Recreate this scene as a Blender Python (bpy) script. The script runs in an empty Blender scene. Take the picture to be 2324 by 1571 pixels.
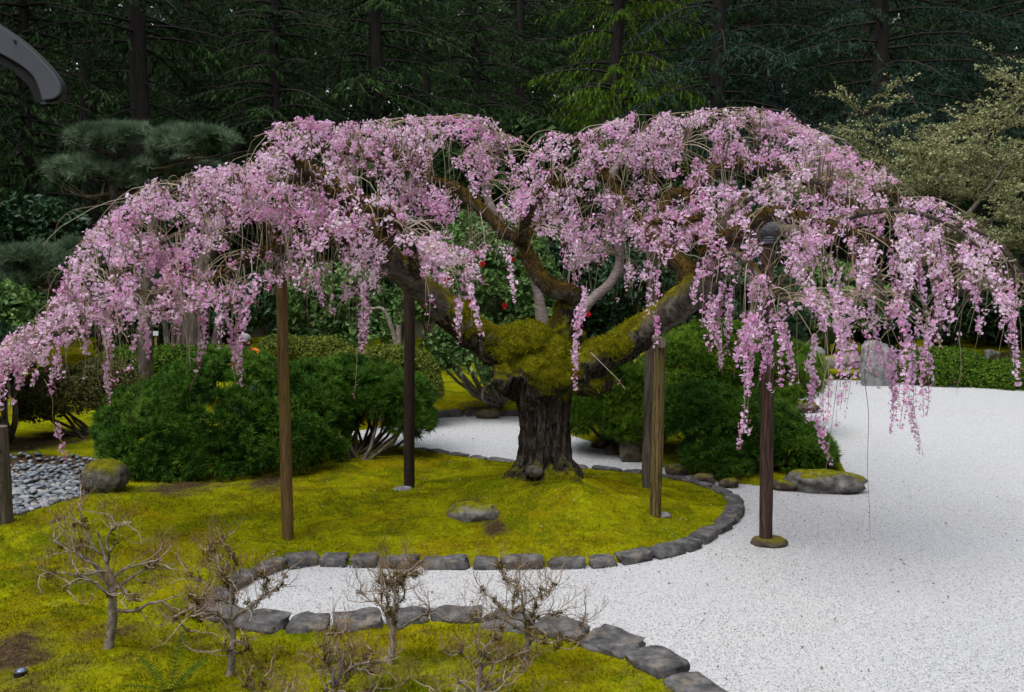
import bpy, bmesh, math, random
import numpy as np
from mathutils import Vector

# ------------------------------------------------------------------ camera, sky, sun, exposure
S = bpy.context.scene
COL = S.collection
H, PITCH, F, CX, CY = 2.7, math.radians(5.5), 2230.0, 1161.5, 785.5   # photo measured at 2323 x 1571
cam = bpy.data.cameras.new('camera'); co = bpy.data.objects.new('camera', cam); COL.objects.link(co)
co.location = (0, 0, H); co.rotation_euler = (math.pi/2 - PITCH, 0, 0)
cam.sensor_width = 36; cam.lens = F/2323*36; cam.clip_end = 600; cam.clip_start = 0.05
cam.dof.use_dof = True; cam.dof.focus_distance = 9.6; cam.dof.aperture_fstop = 3.2
S.camera = co
SUN_EL, SUN_AZ = math.radians(62), math.radians(215)      # azimuth clockwise from +Y
wd = bpy.data.worlds.new('World'); S.world = wd; wd.use_nodes = True
nt = wd.node_tree; bg = nt.nodes['Background']
sky = nt.nodes.new('ShaderNodeTexSky'); sky.sky_type = 'NISHITA'; sky.sun_disc = False
sky.sun_elevation = SUN_EL; sky.sun_rotation = SUN_AZ; sky.dust_density = 1; sky.air_density = 1.0
hs = nt.nodes.new('ShaderNodeHueSaturation'); hs.inputs['Saturation'].default_value = 0.22
nt.links.new(sky.outputs[0], hs.inputs['Color']); nt.links.new(hs.outputs[0], bg.inputs[0])
bg.inputs[1].default_value = 0.15
sl = bpy.data.lights.new('sun', 'SUN'); sl.energy = 1.4; sl.angle = math.radians(45); sl.color = (1, 0.97, 0.93)
so = bpy.data.objects.new('sun', sl); COL.objects.link(so)
sd = Vector((math.sin(SUN_AZ)*math.cos(SUN_EL), math.cos(SUN_AZ)*math.cos(SUN_EL), math.sin(SUN_EL)))
so.rotation_euler = (-sd).to_track_quat('-Z', 'Y').to_euler(); so.location = (0, 0, 30)
vs = S.view_settings; vs.view_transform = 'Standard'; vs.look = 'None'; vs.gamma = 1; vs.exposure = 1.2
vs.use_curve_mapping = False
S.render.engine = 'CYCLES'; S.cycles.max_bounces = 6; S.cycles.diffuse_bounces = 3
S.cycles.transparent_max_bounces = 4; S.cycles.use_denoising = True

# ------------------------------------------------------------------ pixel <-> world
sp, cp = math.sin(PITCH), math.cos(PITCH)
def ray(x, y):
    a, b = x-CX, CY-y
    return np.array([a, F*cp + b*sp, -F*sp + b*cp])
def G(x, y, z=0.0):
    d = ray(x, y); return np.array([0, 0, H]) + d*((z-H)/d[2])
def W(x, y, Y):
    d = ray(x, y); return np.array([0, 0, H]) + d*(Y/d[1])
def proj(P):
    P = np.atleast_2d(P); q = P-np.array([0, 0, H])
    dep = q[:, 1]*cp - q[:, 2]*sp
    up = q[:, 1]*sp + q[:, 2]*cp
    return CX + F*q[:, 0]/dep, CY - F*up/dep
def PX(Y): return Y/F        # metres per photo pixel at distance Y

# ------------------------------------------------------------------ noise
_tab = np.random.default_rng(5).random((64, 64, 64))
def vnoise(P, f, seed=0):
    q = np.asarray(P)*f + seed*17.31
    i = np.floor(q).astype(int); t = q-i; t = t*t*(3-2*t); i &= 63; j = (i+1) & 63
    x0, y0, z0 = i.T; x1, y1, z1 = j.T; a, b, c = t.T
    def l(u, v, w): return u*(1-w)+v*w
    return l(l(l(_tab[x0, y0, z0], _tab[x1, y0, z0], a), l(_tab[x0, y1, z0], _tab[x1, y1, z0], a), b),
             l(l(_tab[x0, y0, z1], _tab[x1, y0, z1], a), l(_tab[x0, y1, z1], _tab[x1, y1, z1], a), b), c)*2-1
def fbm(P, f, o=3, seed=0):
    r = 0; k = 1
    for n in range(o): r = r + k*vnoise(P, f*2**n, seed+n); k *= .5
    return r

# ------------------------------------------------------------------ mesh helpers
class Geo:
    def __init__(s): s.v = []; s.f = {3: [], 4: []}; s.r = []; s.n = 0
    def add(s, v, f, rnd=0.5):
        v = np.asarray(v, np.float32).reshape(-1, 3); f = np.asarray(f, np.int32)
        if len(v) == 0: return s
        s.v.append(v); s.f[f.shape[1]].append(f+s.n); s.n += len(v)
        s.r.append(np.broadcast_to(np.asarray(rnd, np.float32), (len(v),)).copy()); return s
    def mesh(s, name, mat, smooth=False):
        me = bpy.data.meshes.new(name)
        v = np.concatenate(s.v); r = np.concatenate(s.r)
        t = np.concatenate(s.f[3]) if s.f[3] else np.zeros((0, 3), np.int32)
        q = np.concatenate(s.f[4]) if s.f[4] else np.zeros((0, 4), np.int32)
        me.vertices.add(len(v)); me.vertices.foreach_set('co', v.ravel())
        nl = t.size+q.size; npoly = len(t)+len(q)
        me.loops.add(nl); me.loops.foreach_set('vertex_index', np.concatenate([t.ravel(), q.ravel()]))
        me.polygons.add(npoly)
        me.polygons.foreach_set('loop_start', np.concatenate([np.arange(len(t))*3, len(t)*3+np.arange(len(q))*4]).astype(np.int32))
        me.polygons.foreach_set('use_smooth', np.full(npoly, smooth))
        a = me.attributes.new('rnd', 'FLOAT', 'POINT'); a.data.foreach_set('value', r)
        me.update(calc_edges=True); me.validate()
        if mat: me.materials.append(mat)
        return me
    def build(s, name, mat, parent=None, smooth=False, kind=None):
        return link(name, s.mesh(name, mat, smooth), parent, kind)
def link(name, me, parent=None, kind=None):
    o = bpy.data.objects.new(name, me); COL.objects.link(o)
    if parent is not None:
        o.parent = parent
        o.location = (0, 0, 0)
        o.matrix_parent_inverse = parent_inv(parent)
    if kind: o['kind'] = kind
    return o
from mathutils import Matrix
def parent_inv(p):
    m = Matrix.LocRotScale(p.location, p.rotation_euler, p.scale)
    if p.parent is not None: return (p.matrix_parent_inverse @ m).inverted() if False else Matrix()
    return m.inverted()
def thing(name, label, cat, loc=(0, 0, 0), group=None):
    o = bpy.data.objects.new(name, None); COL.objects.link(o); o.location = tuple(map(float, loc))
    o.empty_display_size = .2
    return tag(o, label, cat, group)
def tag(o, label, cat, group=None, kind=None):
    o['label'] = label; o['category'] = cat
    if group: o['group'] = group
    if kind: o['kind'] = kind
    return o
def copy_tree(o, parent=None):
    c = o.copy(); COL.objects.link(c); c.parent = parent
    for ch in list(o.children): copy_tree(ch, c)
    return c

def unit(a): return a/np.maximum(np.linalg.norm(a, axis=-1, keepdims=True), 1e-9)
def rdirs(rng, n):
    return unit(rng.normal(size=(n, 3)))
def frames(z, rng):
    z = unit(np.asarray(z, float)); n = len(z)
    a = rng.normal(size=(n, 3)); x = unit(a-(a*z).sum(1, keepdims=True)*z); y = np.cross(z, x)
    return np.stack([x, y, z], axis=2)           # columns
def inst(V, Fc, pos, R, s):
    V = np.asarray(V, float); Fc = np.asarray(Fc); m = len(pos)
    s = np.broadcast_to(np.asarray(s, float), (m,))
    o = np.einsum('mij,nj->mni', R, V)*s[:, None, None] + np.asarray(pos)[:, None, :]
    f = (Fc[None] + (np.arange(m)*len(V))[:, None, None]).reshape(-1, Fc.shape[1])
    return o.reshape(-1, 3), f
def smooth_path(P, n):
    P = np.asarray(P, float)
    Q = np.vstack([2*P[0]-P[1], P, 2*P[-1]-P[-2]]); out = []
    for t in np.linspace(0, len(P)-1-1e-6, n):
        i = int(t); u = t-i; a, b, c, d = Q[i], Q[i+1], Q[i+2], Q[i+3]
        out.append(.5*((2*b)+(-a+c)*u+(2*a-5*b+4*c-d)*u*u+(-a+3*b-3*c+d)*u**3))
    return np.array(out)
def tube(P, r, k=6, cap=True, amp=0, freq=6, seed=0):
    P = np.asarray(P, float); n = len(P); r = np.broadcast_to(np.asarray(r, float), (n,))
    T = unit(np.gradient(P, axis=0)); a = np.array([0, 0, 1.]) if abs(T[0][2]) < .9 else np.array([1., 0, 0])
    x = unit(a-T[0]*(a@T[0])); X = []
    for i in range(n):
        x = unit(x-T[i]*(x@T[i])); X.append(x)
    X = np.array(X); Yv = np.cross(T, X)
    th = np.arange(k)*2*math.pi/k
    D = np.cos(th)[None, :, None]*X[:, None]+np.sin(th)[None, :, None]*Yv[:, None]
    V = P[:, None]+D*r[:, None, None]
    if amp:
        q = V.reshape(-1, 3); d = fbm(q, freq, 3, seed).reshape(n, k, 1)
        V = V+D*r[:, None, None]*amp*d
    V = V.reshape(-1, 3)
    i = np.arange(n-1)[:, None]*k; j = np.arange(k)[None]; jn = (j+1) % k
    f = np.stack([i+j, i+jn, i+k+jn, i+k+j], -1).reshape(-1, 4)
    return V, f
def capped(geo, P, r, k=6, rnd=.5, **kw):
    V, f = tube(P, r, k, **kw); n = len(V)
    geo.add(V, f, rnd)
    for s_, ring in ((0, np.arange(k)), (1, n-k+np.arange(k))):
        c = V[ring].mean(0); vv = np.vstack([V[ring], c]); t = np.array([[i, (i+1) % k, k] for i in range(k)])
        geo.add(vv, t if s_ else t[:, ::-1], rnd)
def boxes(geo, c, half, R=np.eye(3), rnd=.5):
    s = np.array([[x, y, z] for x in (-1, 1) for y in (-1, 1) for z in (-1, 1)], float)*half
    geo.add(s@np.asarray(R).T+c, [[0, 1, 3, 2], [4, 6, 7, 5], [0, 4, 5, 1], [2, 3, 7, 6], [0, 2, 6, 4], [1, 5, 7, 3]], rnd)
def ico(sub):
    bm = bmesh.new(); bmesh.ops.create_icosphere(bm, subdivisions=sub, radius=1)
    v = np.array([x.co[:] for x in bm.verts]); f = np.array([[q.index for q in p.verts] for p in bm.faces]); bm.free()
    return v, f
def gridcube(n):
    bm = bmesh.new(); bmesh.ops.create_cube(bm, size=2)
    bmesh.ops.subdivide_edges(bm, edges=bm.edges[:], cuts=n, use_grid_fill=True)
    v = np.array([x.co[:] for x in bm.verts]); f = np.array([[q.index for q in p.verts] for p in bm.faces]); bm.free()
    return v, f

# ------------------------------------------------------------------ materials
def newmat(name):
    m = bpy.data.materials.new(name); m.use_nodes = True
    return m, m.node_tree, m.node_tree.nodes['Principled BSDF']
def N(t, typ, **kw):
    n = t.nodes.new(typ)
    for k, v in kw.items(): setattr(n, k, v)
    return n
def ramp(t, fac, stops):
    r = N(t, 'ShaderNodeValToRGB'); e = r.color_ramp.elements
    while len(e) < len(stops): e.new(.5)
    for i, (p, c) in enumerate(stops): e[i].position = p; e[i].color = (*c, 1)
    t.links.new(fac, r.inputs[0]); return r.outputs[0]
def noise(t, scale, detail=4, rough=.55, vec=None, dist=0):
    n = N(t, 'ShaderNodeTexNoise'); n.inputs['Scale'].default_value = scale; n.inputs['Detail'].default_value = detail
    n.inputs['Roughness'].default_value = rough; n.inputs['Distortion'].default_value = dist
    if vec: t.links.new(vec, n.inputs['Vector'])
    return n.outputs['Fac']
def worldpos(t, sc=(1, 1, 1)):
    g = N(t, 'ShaderNodeNewGeometry'); m = N(t, 'ShaderNodeMapping'); m.inputs['Scale'].default_value = sc
    t.links.new(g.outputs['Position'], m.inputs[0]); return m.outputs[0]
def mixc(t, fac, a, b, mode='MIX'):
    m = N(t, 'ShaderNodeMix', data_type='RGBA', blend_type=mode)
    for s, v in ((0, fac), (6, a), (7, b)):
        if hasattr(v, 'default_value'): t.links.new(v, m.inputs[s])
        else: m.inputs[s].default_value = v if s == 0 else (*v, 1)
    return m.outputs[2]
def mapr(t, v, a, b, c=0, d=1):
    m = N(t, 'ShaderNodeMapRange'); t.links.new(v, m.inputs[0])
    for i, x in enumerate((a, b, c, d)): m.inputs[i+1].default_value = x
    return m.outputs[0]
def math_(t, op, a, b):
    m = N(t, 'ShaderNodeMath', operation=op)
    for i, v in enumerate((a, b)):
        if hasattr(v, 'default_value'): t.links.new(v, m.inputs[i])
        else: m.inputs[i].default_value = v
    return m.outputs[0]
def bump(t, b, h, strength, dist=.01):
    n = N(t, 'ShaderNodeBump'); n.inputs['Strength'].default_value = strength; n.inputs['Distance'].default_value = dist
    t.links.new(h, n.inputs['Height']); t.links.new(n.outputs[0], b.inputs['Normal'])
def leafmat(name, stops, rough=.55, trans=.25, spec=.3):
    spec *= .35
    m, t, b = newmat(name)
    a = N(t, 'ShaderNodeAttribute', attribute_name='rnd')
    c = ramp(t, a.outputs['Fac'], stops)
    t.links.new(c, b.inputs['Base Color']); b.inputs['Roughness'].default_value = rough
    b.inputs['Specular IOR Level'].default_value = spec
    if trans:
        tr = N(t, 'ShaderNodeBsdfTranslucent'); t.links.new(c, tr.inputs[0])
        mx = N(t, 'ShaderNodeMixShader'); mx.inputs[0].default_value = trans
        t.links.new(b.outputs[0], mx.inputs[1]); t.links.new(tr.outputs[0], mx.inputs[2])
        t.links.new(mx.outputs[0], t.nodes['Material Output'].inputs[0])
    return m
def plain(name, c1, c2, scale=8, rough=.8, bs=.3, bd=.01, vec_sc=(1, 1, 1), spec=.3, metal=0):
    m, t, b = newmat(name); v = worldpos(t, vec_sc)
    n = noise(t, scale, 6, .6, v)
    t.links.new(ramp(t, n, [(.3, c1), (.7, c2)]), b.inputs['Base Color']); b.inputs['Roughness'].default_value = rough
    b.inputs['Specular IOR Level'].default_value = spec; b.inputs['Metallic'].default_value = metal
    if bs: bump(t, b, noise(t, scale*2.5, 5, .6, v), bs, bd)
    return m
def mossy(name, bark, moss, thr=(.25, .6), scale=12, vec_sc=(1, 1, 1), bs=.6, bd=.02, extra=None, amt=1.0, attr=0, crack=0):
    """bark or stone colour with moss grown on the faces that look up"""
    m, t, b = newmat(name); v = worldpos(t, vec_sc); w = worldpos(t)
    n = noise(t, scale, 6, .65, v)
    c = ramp(t, n, bark)
    if extra:
        n2 = noise(t, 5, 5, .7, w); c = mixc(t, mapr(t, n2, .58, .68), c, extra)
    g = N(t, 'ShaderNodeNewGeometry'); sx = N(t, 'ShaderNodeSeparateXYZ'); t.links.new(g.outputs['Normal'], sx.inputs[0])
    nz = math_(t, 'ADD', sx.outputs[2], math_(t, 'MULTIPLY', math_(t, 'SUBTRACT', noise(t, 5, 6, .7, w), .5), 1.3))
    if attr:
        at = N(t, 'ShaderNodeAttribute', attribute_name='rnd'); nz = math_(t, 'ADD', nz, math_(t, 'MULTIPLY', at.outputs['Fac'], attr))
    if crack:
        cr = mapr(t, noise(t, 30, 4, .6, worldpos(t, (1, 1, .16)), .8), .40, .50, .85, 0); c = mixc(t, cr, c, (.006, .005, .004))
        lc = mapr(t, noise(t, 9, 5, .7, w), .60, .68, 0, .5); c = mixc(t, lc, c, (.20, .19, .175))
    f = mapr(t, nz, *thr, 0, amt)
    mc = ramp(t, noise(t, 14, 5, .7, w), moss)
    t.links.new(mixc(t, f, c, mc), b.inputs['Base Color']); b.inputs['Roughness'].default_value = .9
    b.inputs['Specular IOR Level'].default_value = .05
    bump(t, b, math_(t, 'ADD', n, math_(t, 'MULTIPLY', noise(t, 60, 4, .7, w), .6)), bs, bd)
    return m

M = {}
def moss_material():
    m, t, b = newmat('moss'); w = worldpos(t)
    big = noise(t, .55, 5, .6, w, .4); mid = noise(t, 3.2, 5, .65, w); fine = noise(t, 38, 4, .75, w)
    c = ramp(t, big, [(.30, (.075, .105, .003)), (.43, (.205, .220, .003)), (.55, (.275, .275, .004)), (.70, (.21, .145, .002))])
    c2 = ramp(t, mid, [(.32, (.055, .055, .004)), (.48, (.155, .165, .004)), (.64, (.27, .275, .006))])
    c = mixc(t, .5, c, c2)
    c = mixc(t, math_(t, 'MULTIPLY', mapr(t, noise(t, .8, 4, .6, worldpos(t, (1, 1, 1)), 1.0), .5, .62), .45), c, (.21, .135, .004))
    patch = mapr(t, noise(t, 1.7, 7, .75, w, .6), .49, .58)
    c = mixc(t, math_(t, 'MULTIPLY', patch, .72), c, (.075, .098, .004))
    pb = mapr(t, noise(t, 2.3, 7, .75, worldpos(t, (1, 1.4, 1)), .5), .50, .62)
    c = mixc(t, math_(t, 'MULTIPLY', pb, .52), c, (.10, .066, .006))
    a = N(t, 'ShaderNodeAttribute', attribute_name='rnd')
    soil = mapr(t, math_(t, 'ADD', a.outputs['Fac'], math_(t, 'MULTIPLY', math_(t, 'SUBTRACT', mid, .5), 2.0)), .42, .92)
    c = mixc(t, soil, c, ramp(t, fine, [(.3, (.035, .022, .012)), (.7, (.09, .06, .035))]))
    c = mixc(t, .75, c, ramp(t, fine, [(.3, (.35, .45, .45)), (.52, (1, 1, 1)), (.72, (1.5, 1.5, 1.3))]), 'MULTIPLY')
    t.links.new(c, b.inputs['Base Color']); b.inputs['Roughness'].default_value = .95
    b.inputs['Specular IOR Level'].default_value = 0
    bump(t, b, math_(t, 'ADD', fine, math_(t, 'MULTIPLY', noise(t, 14, 4, .6, w), 1.5)), .9, .02)
    return m
M['moss'] = moss_material()
def gravel_material():
    m, t, b = newmat('white_gravel'); w = worldpos(t)
    vo = N(t, 'ShaderNodeTexVoronoi'); vo.inputs['Scale'].default_value = 118; vo.inputs['Randomness'].default_value = 1
    t.links.new(w, vo.inputs['Vector'])
    bw = N(t, 'ShaderNodeRGBToBW'); t.links.new(vo.outputs['Color'], bw.inputs[0])
    c = ramp(t, bw.outputs[0], [(.11, (.10, .11, .125)), (.21, (.31, .32, .335)), (.35, (.485, .485, .49)), (.8, (.61, .61, .615))])
    c = mixc(t, mapr(t, noise(t, .35, 4, .6, w), .4, .65, 0, .3), c, (.46, .495, .55))
    vo2 = N(t, 'ShaderNodeTexVoronoi'); vo2.inputs['Scale'].default_value = 118
    t.links.new(w, vo2.inputs['Vector'])
    lf = mapr(t, noise(t, 38, 2, .5, w), .72, .74, 0, .7)
    lf = math_(t, 'MULTIPLY', lf, mapr(t, noise(t, .9, 3, .6, w), .55, .68))
    c = mixc(t, lf, c, (.22, .13, .06))
    t.links.new(c, b.inputs['Base Color']); b.inputs['Roughness'].default_value = .85; b.inputs['Specular IOR Level'].default_value = .25
    inv = math_(t, 'SUBTRACT', 1.0, math_(t, 'MULTIPLY', vo.outputs['Distance'], 1.0))
    bump(t, b, math_(t, 'ADD', inv, math_(t, 'MULTIPLY', noise(t, 9, 3, .6, w), 1.2)), .8, .012)
    return m
M['gravel'] = gravel_material()
MOSSC = [(.32, (.07, .066, .005)), (.5, (.175, .172, .006)), (.68, (.28, .275, .01))]
MOSSB = [(.32, (.022, .013, .005)), (.5, (.052, .031, .009)), (.7, (.095, .07, .010))]
BARK = [(.3, (.014, .011, .009)), (.5, (.055, .045, .038)), (.72, (.15, .135, .12))]
M['bark'] = mossy('cherry_bark', BARK, MOSSC, (.15, .75), 34, (1, 1, .3), 1, .06, (.075, .06, .016), attr=1.6, crack=1)
M['limb'] = mossy('cherry_limb_bark', [(.3, (.03, .025, .02)), (.5, (.10, .085, .075)), (.72, (.22, .20, .18))], [(.32, (.05, .038, .006)), (.5, (.11, .088, .006)), (.68, (.22, .21, .008))], (-.05, .5), 16, (1, 1, 1), .8, .02)
M['limb_brown'] = mossy('cherry_limb_brown_moss', [(.3, (.02, .015, .01)), (.5, (.06, .047, .038)), (.72, (.16, .14, .125))], MOSSB, (-.25, .35), 16, (1, 1, 1), .8, .02)
M['stem'] = plain('cherry_stem_pale', (.10, .075, .065), (.36, .30, .28), 26, .6, .5, .01, (.6, .6, 2.2))
M['twig'] = leafmat('cherry_twig', [(0, (.10, .075, .055)), (.5, (.24, .185, .115)), (1, (.36, .31, .25))], .7, 0)
M['petal'] = leafmat('cherry_petal', [(0, (.60, .16, .42)), (.12, (.76, .36, .64)), (.42, (.85, .56, .79)), (1, (.94, .80, .92))], .6, .48, .2)
M['bud'] = leafmat('cherry_bud', [(0, (.38, .04, .15)), (1, (.55, .12, .30))], .5, .15)
M['pedicel'] = leafmat('cherry_pedicel', [(0, (.20, .12, .05)), (1, (.30, .20, .09))], .6, .1)
M['mossfuzz'] = leafmat('moss_fuzz', [(0, (.065, .065, .005)), (.5, (.18, .18, .006)), (1, (.31, .31, .012))], .9, .2, .1)
M['mossfuzz_brown'] = leafmat('moss_fuzz_brown', [(0, (.025, .014, .006)), (.6, (.07, .04, .010)), (1, (.12, .09, .014))], .9, .2, .1)
M['pine'] = leafmat('pine_needles', [(0, (.008, .030, .004)), (.45, (.030, .088, .009)), (1, (.12, .235, .024))], .5, .08, .3)
M['pine_light'] = leafmat('pine_needles_light', [(0, (.014, .040, .004)), (.45, (.050, .115, .008)), (1, (.165, .27, .020))], .5, .08, .3)
M['pine_blue'] = leafmat('pine_needles_blue', [(0, (.03, .055, .03)), (.5, (.095, .15, .085)), (1, (.23, .30, .19))], .5, .2, .3)
M['azalea_yellow'] = leafmat('azalea_leaf_yellow', [(0, (.045, .065, .010)), (.5, (.12, .155, .022)), (1, (.21, .25, .04))], .5, .25)
M['azalea'] = leafmat('azalea_leaf', [(0, (.02, .05, .006)), (.5, (.06, .12, .010)), (1, (.12, .20, .016))], .5, .2)
M['azalea_brown'] = leafmat('azalea_leaf_brown', [(0, (.035, .040, .012)), (.5, (.085, .085, .025)), (1, (.14, .14, .045))], .5, .2)
M['camellia'] = leafmat('camellia_leaf', [(0, (.022, .052, .012)), (.5, (.068, .14, .036)), (.85, (.14, .23, .06)), (1, (.28, .34, .13))], .32, .15, .5)
M['rhodo'] = leafmat('rhododendron_leaf', [(0, (.006, .018, .008)), (.5, (.018, .048, .018)), (1, (.05, .10, .042))], .35, .12, .5)
M['red'] = leafmat('camellia_flower_red', [(0, (.30, .005, .01)), (1, (.55, .015, .03))], .5, .2)
M['fir'] = leafmat('fir_needles', [(0, (.004, .010, .004)), (.5, (.015, .035, .010)), (1, (.046, .095, .024))], .6, .15, .2)
M['spruce'] = leafmat('spruce_needles', [(0, (.006, .016, .011)), (.5, (.018, .040, .028)), (1, (.048, .085, .060))], .6, .15, .2)
M['cedar'] = leafmat('cedar_scales', [(0, (.014, .034, .003)), (.5, (.045, .09, .006)), (1, (.11, .18, .01))], .6, .2, .2)
M['firbark'] = plain('fir_bark', (.008, .006, .006), (.032, .025, .022), 14, .9, .9, .03, (1, 1, .2))
M['lichen'] = leafmat('pale_lichen', [(0, (.11, .118, .046)), (.5, (.26, .275, .125)), (1, (.46, .49, .27))], .9, .1, .1)
M['baretwig'] = leafmat('bare_twig', [(0, (.05, .03, .022)), (.5, (.10, .062, .045)), (1, (.16, .115, .08))], .8, 0, .2)
M['greybark'] = mossy('grey_bark', [(.3, (.085, .07, .056)), (.5, (.215, .185, .155)), (.72, (.42, .375, .33))], [(.3, (.05, .04, .01)), (.6, (.12, .10, .02))], (.75, 1.2), 22, (1, 1, 1), .5, .006)
M['mapletrunk'] = mossy('maple_bark', [(.3, (.03, .025, .02)), (.5, (.085, .07, .06)), (.72, (.19, .17, .15))], [(.3, (.03, .03, .006)), (.65, (.10, .09, .012))], (.55, 1.0), 14, (1, 1, .4), .6, .02, (.09, .08, .012))
M['stone'] = mossy('edging_basalt', [(.3, (.035, .035, .037)), (.5, (.095, .093, .092)), (.72, (.21, .20, .195))], [(.3, (.06, .055, .01)), (.6, (.15, .14, .012))], (1.45, 1.75), 9, (1, 1, 1), .9, .02, (.20, .17, .135))
M['rock'] = mossy('mossy_rock', [(.3, (.055, .05, .045)), (.5, (.16, .15, .14)), (.72, (.36, .35, .33))], MOSSC, (.55, .95), 8, (1, 1, 1), 1, .03)
M['rock_grey'] = mossy('lichened_rock', [(.3, (.08, .08, .08)), (.5, (.22, .22, .22)), (.72, (.45, .45, .45))], MOSSC, (.95, 1.3), 7, (1, 1, 1), 1, .03, (.14, .12, .07))
M['rock_brown'] = mossy('brown_rock', [(.3, (.035, .026, .02)), (.5, (.10, .08, .06)), (.72, (.20, .165, .13))], MOSSC, (.7, 1.1), 8, (1, 1, 1), 1, .03)
M['rock_round'] = mossy('rounded_mossy_rock', [(.3, (.035, .03, .026)), (.5, (.10, .092, .082)), (.72, (.24, .23, .21))], [(.32, (.05, .048, .005)), (.5, (.11, .105, .006)), (.68, (.20, .19, .008))], (.25, .85), 14, (1, 1, 1), 1, .03)
def pebble_mat():
    m, t, b = newmat('river_pebble'); oi = N(t, 'ShaderNodeObjectInfo'); a = N(t, 'ShaderNodeAttribute', attribute_name='rnd')
    k = math_(t, 'FRACT', math_(t, 'ADD', oi.outputs['Random'], a.outputs['Fac']), 0)
    c = ramp(t, k, [(0, (.06, .07, .085)), (.35, (.125, .145, .17)), (.7, (.20, .22, .245)), (.93, (.26, .265, .27)), (1, (.28, .22, .18))])
    n = noise(t, 30, 4, .6, worldpos(t)); c = mixc(t, .35, c, ramp(t, n, [(.3, (.5, .5, .5)), (.7, (1.2, 1.2, 1.2))]), 'MULTIPLY')
    t.links.new(c, b.inputs['Base Color']); b.inputs['Roughness'].default_value = .6
    return m
M['pebble'] = pebble_mat()
def wood(name, dark, mid, light, stain=None, swirl=0):
    m, t, b = newmat(name); v = worldpos(t, (1, 1, .07)); w = worldpos(t)
    n = noise(t, 55, 5, .6, v, .6); c = ramp(t, n, [(.3, dark), (.5, mid), (.7, light)])
    if swirl:
        wv = N(t, 'ShaderNodeTexWave', wave_type='BANDS', bands_direction='X'); wv.inputs['Scale'].default_value = 9
        wv.inputs['Distortion'].default_value = 9; wv.inputs['Detail'].default_value = 2; wv.inputs['Detail Scale'].default_value = .9
        t.links.new(worldpos(t, (1, 1, .35)), wv.inputs['Vector'])
        c = mixc(t, mapr(t, wv.outputs['Fac'], .05, .16, swirl, 0), c, tuple(x*.4 for x in dark))
    if stain:
        c = mixc(t, mapr(t, noise(t, 4, 4, .6, worldpos(t, (1, 1, .25))), .5, .66, 0, .8), c, stain)
    crack = mapr(t, noise(t, 90, 2, .5, worldpos(t, (1, 1, .03))), .30, .36, .8, 0)
    c = mixc(t, crack, c, tuple(x*.35 for x in dark))
    t.links.new(c, b.inputs['Base Color']); b.inputs['Roughness'].default_value = .8; b.inputs['Specular IOR Level'].default_value = .2
    bump(t, b, n, .5, .006); return m
M['wood_tan'] = wood('weathered_tan_wood', (.055, .033, .014), (.13, .078, .03), (.20, .125, .05), (.15, .115, .012))
M['wood_dark'] = wood('dark_stained_wood', (.012, .008, .006), (.034, .021, .016), (.06, .038, .028))
M['wood_brown'] = wood('red_brown_wood', (.020, .012, .009), (.060, .034, .025), (.115, .068, .05), None, .6)
M['wood_swirl'] = wood('swirl_grained_wood', (.05, .034, .014), (.13, .088, .035), (.21, .15, .06), (.09, .075, .02), .9)
M['wood_grey'] = wood('grey_weathered_wood', (.04, .033, .026), (.11, .09, .07), (.19, .16, .125))
M['rope'] = plain('dark_rope', (.03, .03, .035), (.16, .16, .18), 60, .9, .8, .01, (1, 1, 1))
M['rope_pale'] = plain('pale_rope', (.3, .27, .2), (.5, .46, .36), 60, .9, .8, .01)
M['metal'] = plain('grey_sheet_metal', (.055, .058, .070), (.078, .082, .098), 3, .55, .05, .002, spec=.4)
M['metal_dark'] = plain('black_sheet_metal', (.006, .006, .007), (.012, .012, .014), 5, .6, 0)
M['lens'] = plain('blue_glass_lens', (.05, .10, .22), (.25, .32, .45), 20, .1, 0, spec=.8)
M['plastic_dark'] = plain('dark_plastic', (.008, .008, .009), (.016, .016, .018), 10, .45, 0)
M['signwhite'] = plain('white_sign_paint', (.55, .57, .62), (.65, .67, .70), 4, .5, 0)
M['signwood'] = plain('sign_stake', (.22, .13, .05), (.32, .20, .08), 20, .8, .2)
M['orange'] = plain('orange_jacket', (.60, .15, .010), (.75, .23, .015), 10, .8, .4, .01)
M['skin'] = plain('skin', (.42, .24, .16), (.48, .28, .19), 10, .6, 0)
M['greycloth'] = plain('grey_cloth', (.15, .15, .15), (.25, .25, .25), 20, .9, .3)
M['trousers'] = plain('dark_trousers', (.02, .022, .03), (.035, .04, .05), 20, .9, .3)
M['fern'] = leafmat('fern_leaf', [(0, (.03, .05, .006)), (1, (.07, .11, .012))], .7, .1, .05)
M['forestfloor'] = plain('forest_floor', (.012, .012, .006), (.045, .04, .014), 2.5, .95, .8, .05)

# ------------------------------------------------------------------ ground: gravel, moss lawn, pebble bed, forest floor
KERB = [(945, 1025), (1030, 1040), (1160, 1056), (1340, 1072), (1450, 1082), (1540, 1097), (1605, 1113), (1652, 1133), (1668, 1157),
        (1648, 1190), (1612, 1215), (1572, 1240), (1520, 1256), (1450, 1270), (1350, 1281), (1250, 1286), (1100, 1287), (950, 1284),
        (800, 1279), (700, 1279), (620, 1293), (560, 1317), (512, 1346), (478, 1385)]
BANK = [(478, 1385), (500, 1412), (545, 1424), (620, 1438), (720, 1435), (800, 1430), (950, 1419), (1060, 1416), (1150, 1430),
        (1250, 1446), (1350, 1470), (1440, 1502), (1520, 1547), (1600, 1604), (1680, 1680)]
FAR_L = [(940, 958), (975, 946), (1050, 943), (1110, 942), (1180, 942), (1300, 938)]
def gp(L): return np.array([G(x, y)[:2] for x, y in L])
kerb, bank, farl = gp(KERB), gp(BANK), gp(FAR_L)
back_left = gp([(860, 1010), (770, 1000), (770, 985), (850, 970)])
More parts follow.
